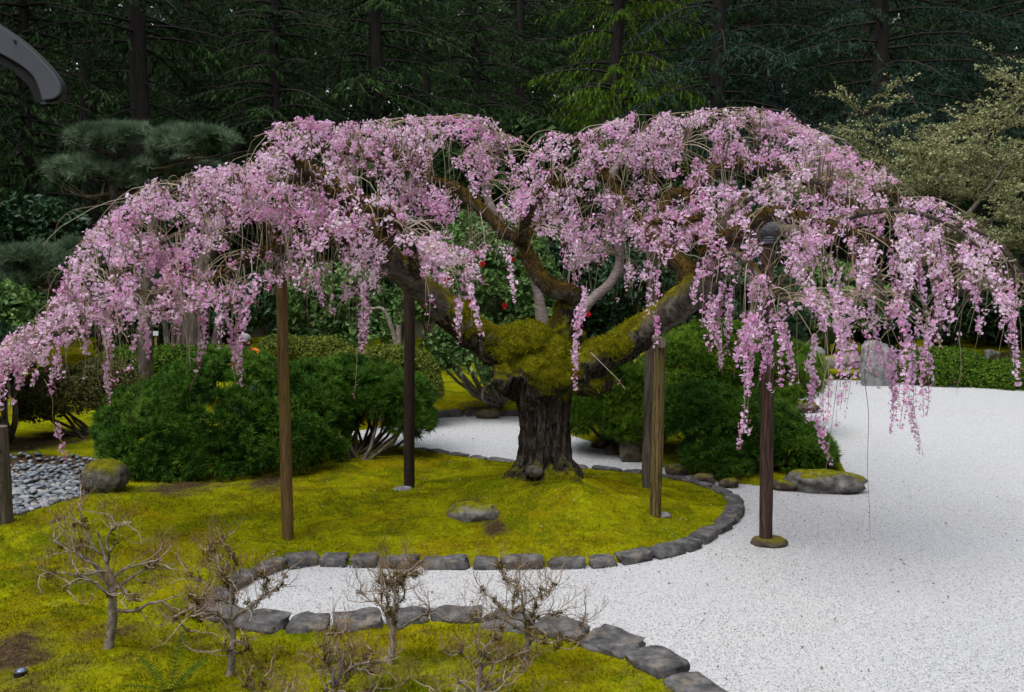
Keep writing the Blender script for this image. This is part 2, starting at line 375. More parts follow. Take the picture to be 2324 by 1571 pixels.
far_edge = gp([(1500, 900), (1700, 870), (1830, 866), (1900, 862), (2000, 866), (2100, 868), (2323, 880), (2700, 900)])
gravel_poly = np.vstack([kerb, bank[1:], [[4.5, 2.5], [13, 2.5]], far_edge[::-1], farl[::-1], back_left[::-1]])
PINE_ISLE = gp([(1290, 985), (1420, 1030), (1520, 1066), (1650, 1094), (1800, 1110), (1930, 1095), (1900, 1040), (1850, 965), (1740, 930), (1560, 920), (1380, 940)])
PEBBLE = gp([(-130, 1215), (60, 1200), (150, 1175), (215, 1140), (250, 1085), (225, 1068), (120, 1056), (20, 1058), (-130, 1064)])
def inside(P, poly):
    x, y = P[:, 0], P[:, 1]; r = np.zeros(len(P), bool); n = len(poly)
    for i in range(n):
        a, b = poly[i], poly[(i+1) % n]
        c = (a[1] > y) != (b[1] > y)
        r ^= c & (x < (b[0]-a[0])*(y-a[1])/(b[1]-a[1]+1e-12)+a[0])
    return r
def sdist(P, poly):
    d = np.full(len(P), 1e9); n = len(poly)
    for i in range(n):
        a, b = poly[i], poly[(i+1) % n]; e = b-a
        t = np.clip(((P-a)@e)/(e@e+1e-12), 0, 1); d = np.minimum(d, np.hypot(*(P-a-t[:, None]*e).T))
    return np.where(inside(P, poly), -d, d)
def sstep(a, b, x):
    t = np.clip((x-a)/(b-a), 0, 1); return t*t*(3-2*t)
TRUNK = G(1235, 1098, .24); YT = float(TRUNK[1])
MOUNDS = [(TRUNK[0], TRUNK[1]-.15, .25, .80), (*G(1290, 1145, .2)[:2], .10, .28), (*G(1340, 1150, .2)[:2], .07, .25), (*G(1130, 1120, .2)[:2], .05, .3),
          (*G(230, 1170, .1)[:2], .14, .5), (*G(300, 1180, .1)[:2], .07, .6), (*G(250, 1540, .1)[:2], .06, .5)]
SOIL = [(*G(35, 1495, .1)[:2], .42), (*G(1125, 1185, .15)[:2], .16), (*G(1050, 1145, .2)[:2], .2), 
        (*G(610, 1100, .1)[:2], .35), (*G(80, 1010, .1)[:2], .8), (*G(130, 1200, .1)[:2], .12), (*G(1085, 920, .1)[:2], .5), (*G(420, 1110, .1)[:2], .5)]
def ground_z(P):
    P = np.atleast_2d(P)[:, :2]
    d = np.minimum(sdist(P, gravel_poly), 1e3); di = sdist(P, PINE_ISLE); dp = sdist(P, PEBBLE)
    on = np.where(d > 0, d, np.maximum(d, -di))
    P3 = np.column_stack([P, np.zeros(len(P))])
    z = -.16+.215*sstep(-.10, .04, on)+.07*sstep(0, 1.4, on)
    z = z+sstep(0, .5, on)*(.035*fbm(P3, .9, 3, 3)+.022*fbm(P3, 3.5, 3, 7))
    for x, y, h, s in MOUNDS: z = z+h*np.exp(-((P[:, 0]-x)**2+(P[:, 1]-y)**2)/(2*s*s*.5))*(on > 0)
    z = z+.05*np.clip(P[:, 1]-23, 0, 60)*(on > 0)*np.where(d < 0, 0, 1)
    z = z-.12*sstep(.0, -.12, dp)
    return z
def gz(x, y): return float(ground_z(np.array([[x, y]]))[0])
def worn(P): return .42*sstep(7.4, 6.2, P[:, 1])+.20*sstep(-1.8, -3.2, P[:, 0])*sstep(9.5, 7.5, P[:, 1])
def lawn():
    ys = [3.6]
    while ys[-1] < 27: ys.append(ys[-1]*1.0075)
    ys = np.array(ys); us = np.linspace(-.78, .78, 360)
    U, Y = np.meshgrid(us, ys); X = U*Y
    P = np.column_stack([X.ravel(), Y.ravel()]); z = ground_z(P)
    P3 = np.column_stack([P, z]); z = z+(z > -.05)*(.010*fbm(P3, 9, 2, 1)+.006*vnoise(P3, 26, 2))
    soil = np.zeros(len(P))
    for x, y, s in SOIL: soil = np.maximum(soil, np.exp(-((P[:, 0]-x)**2+((P[:, 1]-y)*.8)**2)/(s*s)))
    soil = np.maximum(soil, worn(P))
    soil = np.where(sdist(P, PEBBLE) < .03, 2., soil)
    n, m = U.shape; i = np.arange(n-1)[:, None]*m+np.arange(m-1)[None]
    f = np.stack([i, i+1, i+m+1, i+m], -1).reshape(-1, 4)
    keep = z[f].max(1) > -.12; f = f[keep]
    g = Geo(); g.add(np.column_stack([P, z]), f, soil); o = g.build('moss_lawn', M['moss'], smooth=True)
    tag(o, 'yellow-green moss lawn around the cherry and along the gravel', 'moss', kind='structure')
    # short moss shoots standing up from the lawn
    rng = np.random.default_rng(2); n = 230000
    yy = 4.6*np.exp(rng.random(n)**1.15*math.log(13/4.6)); uu = rng.uniform(-.6, .5, n); Q = np.column_stack([uu*yy, yy])
    zz = ground_z(Q); s2 = np.zeros(n)
    for x, y, s in SOIL: s2 = np.maximum(s2, np.exp(-((Q[:, 0]-x)**2+((Q[:, 1]-y)*.8)**2)/(s*s)))
    k = (zz > .03) & (sdist(Q, PEBBLE) > 0) & (rng.random(n) > s2*.9) & (vnoise(np.column_stack([Q, zz]), 5, 9) > rng.uniform(-1, .5, n))
    Q, zz = Q[k], zz[k]; m = len(Q); sw = np.maximum(s2[k]*.6, worn(Q)*.85)
    d = unit(np.column_stack([rng.normal(0, .6, (m, 2)), np.ones(m)]))
    R = frames(d, rng)
    V = np.array([[-.12, 0, -.2], [.12, 0, -.2], [0, 0, 1]])
    v, f = inst(V, [[0, 1, 2]], np.column_stack([Q, zz]), R, rng.uniform(.014, .034, m))
    g = Geo(); g.add(v, f, np.repeat(sw, 3)); o2 = g.build('moss_shoots', M['moss'])
    tag(o2, 'short moss shoots standing up across the lawn', 'moss', kind='stuff')
lawn()
def gravel():
    xs = np.linspace(-10, 14, 121); ys = np.linspace(2.2, 25, 115); X, Y = np.meshgrid(xs, ys)
    P = np.column_stack([X.ravel(), Y.ravel(), np.zeros(X.size)]); P[:, 2] = .008*fbm(P, 1.2, 2, 4)-.004
    n, m = X.shape; i = np.arange(n-1)[:, None]*m+np.arange(m-1)[None]
    f = np.stack([i, i+1, i+m+1, i+m], -1).reshape(-1, 4)
    g = Geo(); g.add(P, f); o = g.build('gravel', M['gravel'], smooth=True)
    tag(o, 'flat expanse of fine white gravel', 'gravel', kind='structure')
    rng = np.random.default_rng(8); n = 42000                      # loose chips on the raked sheet, near the veranda
    yy = 4.8*np.exp(rng.random(n)*math.log(11/4.8)); Q = np.column_stack([rng.uniform(-.45, .62, n)*yy, yy])
    Q = Q[(sdist(Q, gravel_poly) < -.06)]; m = len(Q)
    V, Fc = np.array([[1, 0, 0], [-.5, .8, 0], [-.5, -.8, 0], [0, 0, .9]]), np.array([[0, 1, 3], [1, 2, 3], [2, 0, 3]])
    v, f = inst(V, Fc, np.column_stack([Q, np.full(m, .001)]), frames(unit(np.column_stack([rng.normal(0, .5, (m, 2)), np.ones(m)])), rng), rng.uniform(.0035, .0075, m))
    g = Geo(); g.add(v, f, np.repeat(rng.random(m), 4)); o2 = g.build('gravel_chips', M['gravel_chip'])
    tag(o2, 'loose white stone chips lying on the gravel', 'gravel', kind='stuff')
M['gravel_chip'] = leafmat('gravel_chip', [(0, (.12, .13, .15)), (.12, (.32, .33, .35)), (.35, (.49, .49, .495)), (1, (.62, .62, .62))], .8, 0, .2)
gravel()
def forest_floor():
    xs = np.linspace(-160, 160, 81); ys = np.concatenate([np.linspace(-40, 20, 13), np.linspace(23, 60, 20), np.linspace(66, 260, 30)])
    X, Y = np.meshgrid(xs, ys); P = np.column_stack([X.ravel(), Y.ravel(), np.zeros(X.size)])
    P[:, 2] = np.where(P[:, 1] < 26, -.30, .05*np.clip(P[:, 1]-23, 0, 60)-.04+.15*fbm(P, .3, 2, 2)*np.clip((P[:, 1]-27)/8, 0, 1))
    n, m = X.shape; i = np.arange(n-1)[:, None]*m+np.arange(m-1)[None]
    f = np.stack([i, i+1, i+m+1, i+m], -1).reshape(-1, 4)
    g = Geo(); g.add(P, f); tag(g.build('forest_floor', M['forestfloor'], smooth=True), 'dark forest floor under the conifers', 'ground', kind='structure')
forest_floor()
def fg(x, y):                       # ground height anywhere
    return gz(x, y) if y < 26 else .05*min(max(y-23, 0), 60)-.04

# ------------------------------------------------------------------ stones
rngS = np.random.default_rng(11)
def stone_mesh(seed, n=2, sq=.55, amp=.16, mat='stone', freq=1.3):
    v, f = gridcube(n); s = unit(v); v = v*(1-sq)*.62+s*sq*.98
    v = v*(1+amp*fbm(v, freq, 3, seed)[:, None]); v += .05*np.column_stack([vnoise(v, 3, seed+k) for k in range(3)])
    g = Geo(); g.add(v, f); return g.mesh('stone', M[mat], True)
KS = [stone_mesh(i, 4, .22, .16, freq=1.7) for i in range(12)]
def resample(P, steps):
    d = np.concatenate([[0], np.cumsum(np.hypot(*np.diff(P, axis=0).T))])
    return np.column_stack([np.interp(steps, d, P[:, 0]), np.interp(steps, d, P[:, 1])]), d[-1]
def edging(path, name, label, lmin, lmax, w, h, zc, tilt=.05):
    t = thing(name, label, 'stone edging', (path[0][0], path[0][1], 0))
    path = smooth_path(path, 260); _, L = resample(path, [0]); s = 0; i = 0
    while s < L-.1:
        l = rngS.uniform(lmin, lmax); (p,), _ = resample(path, [s+l/2]); (a, b), _ = resample(path, [s, min(s+l, L)])
        ang = math.atan2(b[1]-a[1], b[0]-a[0])
        o = bpy.data.objects.new('stone', KS[rngS.integers(len(KS))]); COL.objects.link(o); o.parent = t; o.matrix_parent_inverse = parent_inv(t)
        ww = w*rngS.uniform(.85, 1.15)
        hh = h*rngS.uniform(.85, 1.15)
        o.location = (*p, zc+rngS.uniform(-.012, .012)); o.rotation_euler = (rngS.normal(0, tilt), rngS.normal(0, tilt), ang+rngS.normal(0, .05)+(math.pi if rngS.random() < .5 else 0))
        o.scale = (l*.66, ww*.66, hh*.6); s += l+rngS.uniform(.0, .02); i += 1
    return t
edging(kerb, 'stone_edging', 'curved edging of grey basalt blocks round the mossy cherry island', .22, .44, .19, .115, .03)
edging(bank, 'stone_edging', 'edging of broad flat grey stones along the bank below the bare shrubs', .32, .50, .32, .125, .05)
edging(farl[1:5], 'stone_edging', 'low dark edging stones where gravel meets the far mossy bank', .35, .7, .25, .14, .02)
def rock(name, label, cx, cy_, w, hpx, mat='rock', depth=.7, seed=0, Y=None, sink=.25, sq=.85, amp=.25, rot=0):
    """cx: centre column, cy_: foot row in the photo; w, hpx: size in photo pixels"""
    p = G(cx, cy_, .05) if Y is None else W(cx, cy_, Y); k = PX(p[1])
    v, f = gridcube(7); s = unit(v); v = v*(1-sq)*.62+s*sq
    v = v*(1+amp*fbm(v, 1.4, 3, seed)[:, None]+.06*fbm(v, 4.5, 3, seed+3)[:, None])
    v = v/np.abs(v).max(0)
    a = np.array([w*k/2, w*k/2*depth, hpx*k*(1+sink)/2]); v = v*a
    c, s_ = math.cos(rot), math.sin(rot); v[:, :2] = v[:, :2]@np.array([[c, s_], [-s_, c]])
    z0 = fg(p[0], p[1]+a[1]*.8) if Y is None else p[2]
    if Y is None: p = np.array([p[0], p[1]+a[1]*.8, max(z0, 0)])
    g = Geo(); g.add(v+np.array([0, 0, a[2]-hpx*k*sink]), f); me = g.mesh(name, M[mat], True)
    o = link(name, me); o.location = p; return tag(o, label, 'rock')
rock('mossy_boulder', 'rounded boulder with moss on its crown beside the pebble bed', 224, 1146, 108, 76, 'rock_round', .85, 3, sq=.97, amp=.14)
rock('flat_rock', 'low grey rock capped with dark moss, sunk in the lawn', 1072, 1202, 132, 36, 'rock', .75, 5, sink=.8)
rock('lying_rock', 'long low mossy rock lying on open gravel below the pines', 1885, 1112, 190, 52, 'rock', .5, 8, rot=-.1)
rock('brown_boulder', 'blunt brown boulder under the pine behind the twin poles', 1438, 1040, 80, 62, 'rock_brown', .8, 12)
for i, (x, y, w, h, l) in enumerate([(1368, 1010, 55, 18, 'small grey stone at the gravel edge left of the brown boulder'),
                                     (1395, 1024, 52, 22, 'dark low stone touching the brown boulder under the pine'),
                                     (1535, 1072, 60, 26, 'dark stone at the pine foot just right of the twin poles'),
                                     (1600, 1092, 66, 24, 'mossy stone at the gravel edge under the front pine'),
                                     (1660, 1098, 58, 20, 'flat mossy stone under the middle of the front pine'),
                                     (1790, 1106, 80, 24, 'dark mossy stone touching the long rock below the pine')]):
    rock('edge_stone', l, x, y, w, h, 'rock_brown', .7, 20+i)
rock('flat_boulder', 'broad flat mossy boulder in front of the far upper pine', 1810, 932, 130, 28, 'rock_brown', .5, 31)
rock('bank_boulder', 'brown boulder set in the far bank behind the cherry trunk', 1108, 944, 62, 26, 'rock_brown', .6, 33)
rock('standing_stone', 'tall rounded grey standing stone with a mossy cap at the far gravel edge', 1992, 870, 78, 108, 'rock_grey', .7, 41, sq=.6, amp=.12)
rock('standing_stone', 'leaning grey standing stone with a mossy top, left of the stone slab', 1848, 872, 62, 92, 'rock_grey', .7, 44, sq=.6, amp=.16)
rock('stone_slab', 'thick horizontal stone slab with yellow moss bridging two standing stones', 1915, 838, 120, 32, 'rock', .5, 47, Y=float(G(1915, 866)[1])+.35, sq=.4, amp=.1, sink=0)
rock('grey_rock', 'pale grey rock between the clipped azaleas at the far edge', 2248, 826, 36, 34, 'rock_grey', .7, 51, Y=22.6)

# river pebbles: the nearest 300 one by one, the rest joined
def pebbles():
    rng = np.random.default_rng(21); base = thing('pebble_bed', 'bed of smooth blue-grey river pebbles beside the mossy boulder', 'pebbles', (*PEBBLE.mean(0), 0)); base['kind'] = 'structure'
    v, f = ico(2); ms = []; raw = []; v1, f1 = ico(1)
    for i in range(7):
        q = v*np.array([1, .72, .42])*(1+.12*fbm(v, 1.2, 2, i)[:, None]); raw.append(v1*np.array([1, .72, .42]))
        g = Geo(); g.add(q, f, 0); ms.append(g.mesh('pebble', M['pebble'], True))
    pts = []; lo, hi = PEBBLE.min(0), PEBBLE.max(0)
    while len(pts) < 1150:
        for p in rng.uniform(lo, hi, (4000, 2)):
            if len(pts) >= 1150: break
            if not inside(p[None], PEBBLE)[0]: continue
            if pts and np.hypot(*(np.array(pts)-p).T).min() < .049: continue
            pts.append(p)
        else:
            break
    pts = np.array(pts); x, y = proj(np.column_stack([pts, np.zeros(len(pts))]))
    vis = (x > -6); order = np.argsort(np.where(vis, pts[:, 1], 99+pts[:, 1])); far = Geo()
    # a lower layer closes the gaps between the pebbles
    for i, p in enumerate(rng.uniform(lo, hi, (420, 2))):
        if inside(p[None], PEBBLE)[0]:
            R = frames(unit(np.array([[rng.normal(0, .2), rng.normal(0, .2), 1]])), rng); q, ff = inst(raw[i % 7], f1, [[*p, gz(*p)-.01]], R, .05); far.add(q, ff, rng.random())
    for n, i in enumerate(order):
        p = pts[i]; s = rng.uniform(.034, .056); z = gz(*p)+.012+rng.uniform(0, .02)
        if n < 300:
            o = bpy.data.objects.new('pebble', ms[n % 7]); COL.objects.link(o); o.parent = base; o.matrix_parent_inverse = parent_inv(base)
            o.location = (*p, z); o.scale = (s, s, s); o.rotation_euler = (rng.normal(0, .18), rng.normal(0, .18), rng.normal(0, .7))
        else:
            R = frames(unit(np.array([[rng.normal(0, .2), rng.normal(0, .2), 1]])), rng); q, ff = inst(raw[n % 7], f1, [[*p, z]], R, s); far.add(q, ff, rng.random())
    far.build('far_pebbles', M['pebble'], base, True, 'stuff')
pebbles()

# ------------------------------------------------------------------ foliage builders
def needle_tuft(rng, n, L, w, cone):
    d = unit(np.column_stack([rng.normal(0, cone, (n, 2)), rng.uniform(.25, 1, n)])); side = unit(np.cross(d, rdirs(rng, n)))
    b = d*L*.08; a = rng.uniform(.75, 1.1, (n, 1))*L
    V = np.stack([b+side*w/2, b-side*w/2, d*a], 1).reshape(-1, 3)
    return V, np.arange(n*3).reshape(-1, 3)
def leaf(L, w, fold=.15):
    return np.array([[0, 0, 0], [w/2, L*.45, fold*w], [0, L, -.05*L], [-w/2, L*.45, fold*w]]), np.array([[0, 1, 2], [0, 2, 3]])
def shell(lumps, n, rng, zmin=-.35):
    """points and normals spread over the outside of a union of ellipsoids"""
    A = np.array([(r[0]*r[1]+r[0]*r[2]+r[1]*r[2]) for c, r in lumps]); A = A/A.sum(); P = []; Nn = []
    for (c, r), a in zip(lumps, A):
        m = int(n*a*1.6)+4; u = rdirs(rng, m); u = u[u[:, 2] > zmin]; p = np.asarray(c)+u*r; nn = unit(u/np.asarray(r)); ok = np.ones(len(p), bool)
        for c2, r2 in lumps:
            if c2 is c: continue
            ok &= (((p-c2)/np.asarray(r2))**2).sum(1) > .8
        P.append(p[ok]); Nn.append(nn[ok])
    P = np.vstack(P); Nn = np.vstack(Nn); k = rng.permutation(len(P))[:n]; return P[k], Nn[k]
def pine_foliage(geo, lumps, n_clumps, per, cr, rng, L=.075, w=.008, n_needles=15, up=.5, zmin=-.3, layers=((1, 1, 1), (.86, .45, 1.7), (.65, .2, 2.2))):
    T = [needle_tuft(rng, n_needles, L, w, .55) for _ in range(4)]
    for sc, frac, big in layers:
        P, Nn = shell([(c, np.asarray(r)*sc) for c, r in lumps], int(n_clumps*1.55*frac), rng, zmin)
        m = len(P); shade = np.clip(.28+.5*vnoise(P, 2.6, 4), 0, .6)*.6+rng.random(m)*.25
        D = rdirs(rng, m*per).reshape(m, per, 3)+Nn[:, None]*.9+np.array([0, 0, up]); D = unit(D)
        cs = cr*rng.uniform(.7, 1.25, (m, 1, 1))
        pos = (P[:, None]-Nn[:, None]*cr*.5+D*cs*rng.uniform(.55, 1, (m, per, 1))).reshape(-1, 3)
        D = D.reshape(-1, 3); rn = (np.repeat(shade, per)+rng.random(m*per)*.45)
        ti = rng.integers(4, size=len(pos))
        for k in range(4):
            q = ti == k
            if q.sum() == 0: continue
            v, f = inst(*T[k], pos[q], frames(D[q], rng), rng.uniform(.8, 1.2, q.sum())*big); geo.add(v, f, np.repeat(rn[q], len(T[k][0])))
def leaf_foliage(geo, lumps, n_clumps, per, cr, L, w, rng, zmin=-.35, up=.35, layers=((1, 1, 1), (.84, .5, 1.5), (.62, .25, 2.2))):
    V, Fc = leaf(L, w)
    for sc, frac, big in layers:
        P, Nn = shell([(c, np.asarray(r)*sc) for c, r in lumps], int(n_clumps*1.5*frac), rng, zmin)
        m = len(P); shade = rng.random(m)*.5
        D = unit(rdirs(rng, m*per).reshape(m, per, 3)+Nn[:, None]*.8+np.array([0, 0, up]))
        pos = (P[:, None]+D*cr*rng.uniform(.2, 1, (m, per, 1))).reshape(-1, 3)
        # leaves lie roughly across their shoot: normal along D with scatter
        R = frames(unit(D.reshape(-1, 3)+rng.normal(0, .55, (m*per, 3))), rng)
        v, f = inst(V, Fc, pos, R, rng.uniform(.7, 1.2, m*per)*big); geo.add(v, f, np.repeat(np.repeat(shade, per)+rng.random(m*per)*.5, len(V)))
def stems(geo, foot, lumps, n, r0, rng, k=6, wob=.1):
    for i in range(n):
        c, r = lumps[i % len(lumps)]; tgt = np.asarray(c)+rdirs(rng, 1)[0]*np.asarray(r)*.6; tgt[2] = max(tgt[2], c[2]-.1*r[2])
        f0 = np.asarray(foot)+np.array([rng.normal(0, .06), rng.normal(0, .06), -.05]); mid = f0*.45+tgt*.55; mid[2] = f0[2]+(tgt[2]-f0[2])*.35; mid[:2] += rng.normal(0, wob, 2)
        P = smooth_path([f0, mid, tgt], 9); P += rng.normal(0, .012, P.shape)*np.linspace(0, 1, 9)[:, None]
        capped(geo, P, np.linspace(r0, r0*.3, 9)*rng.uniform(.7, 1.1), k, rng.random())
def lumpV(x, y, Y, rx, rz, ry=None):
    k = PX(Y); return (W(x, y, Y), (rx*k, (ry if ry else rx*.8)*k, rz*k))
def shrub(name, label, cat, lumps, kind, mat, foot=None, n_stem=6, r0=.03, seed=0, group=None, stem_mat='mapletrunk', **kw):
    rng = np.random.default_rng(seed); c = np.mean([l[0] for l in lumps], 0)
    if foot is None: foot = np.array([c[0], c[1], fg(c[0], c[1])])
    t = thing(name, label, cat, foot, group)
    g = Geo(); (pine_foliage if kind == 'pine' else leaf_foliage)(g, lumps, rng=rng, **kw)
    g.build('needles' if kind == 'pine' else 'leaves', M[mat], t, kind='stuff')
    if n_stem:
        s = Geo(); stems(s, foot, lumps, n_stem, r0, rng); s.build('stems', M[stem_mat], t, True, 'stuff')
    return t

# ------------------------------------------------------------------ garden shrubs and clipped pines
GA = 'pines clipped into low mounds'
LY = 11.9
shrub('mugo_pine', 'largest dark green mounded pine on the lawn behind the tan pole', 'pine shrub',
      [lumpV(390, 1010, LY, 150, 95, 190), lumpV(520, 935, LY+.2, 190, 135, 220), lumpV(650, 985, LY, 140, 110, 190), lumpV(330, 965, LY+.4, 95, 90, 150),
       lumpV(470, 1035, LY-.3, 190, 70, 150), lumpV(700, 920, LY+.5, 110, 95, 170)],
      'pine', 'pine', n_stem=10, r0=.05, seed=1, group=GA, n_clumps=560, per=10, cr=.085, zmin=-.6)
shrub('mugo_pine', 'open mounded pine with bare forked stems next to the dark pole', 'pine shrub',
      [lumpV(800, 890, 12.9, 125, 75, 150), lumpV(890, 905, 12.8, 90, 62, 130), lumpV(930, 955, 12.6, 52, 50, 90), lumpV(760, 935, 12.9, 80, 55, 110)],
      'pine', 'pine', foot=np.array([*G(800, 1050, .1)[:2], .12]), n_stem=22, r0=.035, seed=2, group=GA, n_clumps=230, per=11, cr=.10, zmin=-.35)
shrub('mugo_pine', 'upper bright green mounded pine behind the red-brown pole', 'pine shrub',
      [lumpV(1640, 815, 14.8, 150, 80, 170), lumpV(1760, 845, 14.6, 105, 68, 140), lumpV(1560, 850, 14.6, 110, 80, 140), lumpV(1680, 885, 14.4, 160, 40, 140)],
      'pine', 'pine_light', foot=np.array([*G(1690, 930, .1)[:2], .12]), n_stem=10, r0=.05, seed=3, group=GA, n_clumps=330, per=10, cr=.12, zmin=-.5)
shrub('mugo_pine', 'mounded pine left of the twin poles beside the cherry trunk', 'pine shrub',
      [lumpV(1400, 905, 13.4, 95, 85, 120), lumpV(1345, 945, 13.2, 65, 55, 100), lumpV(1440, 960, 13.0, 70, 50, 100)],
      'pine', 'pine_light', foot=np.array([*G(1400, 1000, .1)[:2], .1]), n_stem=9, r0=.045, seed=4, group=GA, n_clumps=220, per=10, cr=.11, zmin=-.5)
shrub('mugo_pine', 'front low spreading pine overhanging the gravel behind the red-brown pole', 'pine shrub',
      [lumpV(1580, 945, 12.4, 110, 70, 130), lumpV(1690, 975, 12.2, 130, 72, 140), lumpV(1790, 1015, 12.0, 90, 55, 110), lumpV(1640, 1035, 11.8, 90, 42, 100), lumpV(1840, 1030, 11.9, 48, 30, 70)],
      'pine', 'pine', foot=np.array([*G(1610, 1070, .1)[:2], .12]), n_stem=12, r0=.045, seed=5, group=GA, n_clumps=330, per=10, cr=.11, zmin=-.45)
GB = 'clipped broadleaf shrubs'
shrub('azalea_bush', 'yellow-green clipped azalea behind the dark pole', 'shrub', [lumpV(890, 850, 15.2, 105, 62), lumpV(950, 885, 15, 52, 52), lumpV(800, 845, 15.4, 70, 50)],
      'leaf', 'azalea_yellow', seed=6, group=GB, n_clumps=1300, per=7, cr=.06, L=.045, w=.026)
shrub('azalea_bush', 'brownish open azalea on a bare stem beyond the pebble bed', 'shrub', [lumpV(150, 905, 13.6, 105, 72), lumpV(235, 885, 13.8, 80, 68), lumpV(95, 935, 13.4, 50, 48)],
      'leaf', 'azalea_brown', foot=np.array([*G(222, 1000, .1)[:2], .1]), n_stem=10, r0=.04, seed=7, group=GB, n_clumps=1000, per=6, cr=.07, L=.045, w=.024)
shrub('azalea_bush', 'wide dark green clipped azalea at the far gravel edge', 'shrub', [lumpV(2140, 846, 20.2, 105, 52, 85), lumpV(2225, 862, 20.0, 85, 38, 80), lumpV(2080, 862, 20.3, 50, 30, 60)],
      'leaf', 'azalea', seed=8, group=GB, n_clumps=1500, per=6, cr=.09, L=.06, w=.035, n_stem=0)
shrub('azalea_bush', 'dark green clipped azalea filling the far right gravel corner', 'shrub', [lumpV(2310, 866, 19.7, 95, 44, 85), lumpV(2400, 872, 19.5, 90, 48, 85)],
      'leaf', 'azalea', seed=9, group=GB, n_clumps=1200, per=6, cr=.09, L=.06, w=.035, n_stem=0)
shrub('azalea_bush', 'small pale rounded azalea behind the dark far azaleas', 'shrub', [lumpV(2300, 838, 22.4, 68, 34, 60)],
      'leaf', 'azalea_brown', seed=10, group=GB, n_clumps=600, per=6, cr=.08, L=.05, w=.03, n_stem=0)
shrub('azalea_bush', 'low yellow-green clump touching the tall standing stone', 'shrub', [lumpV(2062, 838, 21.6, 42, 30, 40)],
      'leaf', 'azalea_yellow', seed=11, group=GB, n_clumps=300, per=6, cr=.08, L=.05, w=.03, n_stem=0)
shrub('azalea_bush', 'low dark clipped hedge below the white sign', 'shrub', [lumpV(395, 830, 16.2, 90, 40, 60), lumpV(290, 828, 16.4, 70, 36, 60), lumpV(480, 825, 16.4, 60, 38, 60)],
      'leaf', 'azalea', seed=12, group=GB, n_clumps=1000, per=6, cr=.08, L=.05, w=.03, n_stem=0)
shrub('azalea_bush', 'pale green moss-backed hedge seen right of the tan pole', 'shrub', [lumpV(720, 800, 17.6, 90, 30, 60), lumpV(640, 790, 17.4, 50, 24, 50)],
      'leaf', 'azalea_yellow', seed=13, group=GB, n_clumps=700, per=6, cr=.08, L=.05, w=.03, n_stem=0)
cam_l = [lumpV(1100, 640, 16.4, 150, 120), lumpV(1010, 690, 16.2, 110, 110), lumpV(1190, 700, 16.2, 90, 110), lumpV(1070, 800, 15.8, 105, 85), lumpV(1150, 850, 15.4, 55, 40), lumpV(1120, 560, 16.8, 110, 80)]
ct = shrub('camellia_bush', 'glossy camellia with red flowers behind the cherry limbs', 'camellia', cam_l, 'leaf', 'camellia', foot=np.array([*G(1130, 915, .15)[:2], .15]), n_stem=16, r0=.05,
           seed=14, n_clumps=900, per=7, cr=.13, L=.10, w=.052, stem_mat='greybark')
def red_flowers():
    rng = np.random.default_rng(4); pts = [(1015, 635), (1005, 685), (1065, 690), (1095, 600), (1075, 575), (1060, 618), (1145, 695), (1105, 735), (1045, 760), (935, 740), (1175, 765), (1160, 590), (1020, 745), (1215, 740), (1335, 715)]
    v, f = leaf(.05, .042, .4); g = Geo(); n = 9
    dirs = np.column_stack([np.cos(np.arange(n)*2.4)*.7, np.sin(np.arange(n)*2.4)*.7, np.full(n, .7)])
    q, ff = inst(v, f, np.zeros((n, 3)), frames(dirs+rng.normal(0, .2, (n, 3)), rng), 1); g.add(q, ff, np.repeat(rng.random(n), 4)); me = g.mesh('flower', M['red'])
    for x, y in pts:
        o = bpy.data.objects.new('flower', me); COL.objects.link(o); o.parent = ct; o.matrix_parent_inverse = parent_inv(ct)
        o.location = W(x, y, 15.0); o.rotation_euler = (rng.uniform(.6, 2), 0, rng.uniform(-1, 1)); o.scale = (1.2,)*3
red_flowers()
GC = 'dark evergreen shrubs under the forest edge'
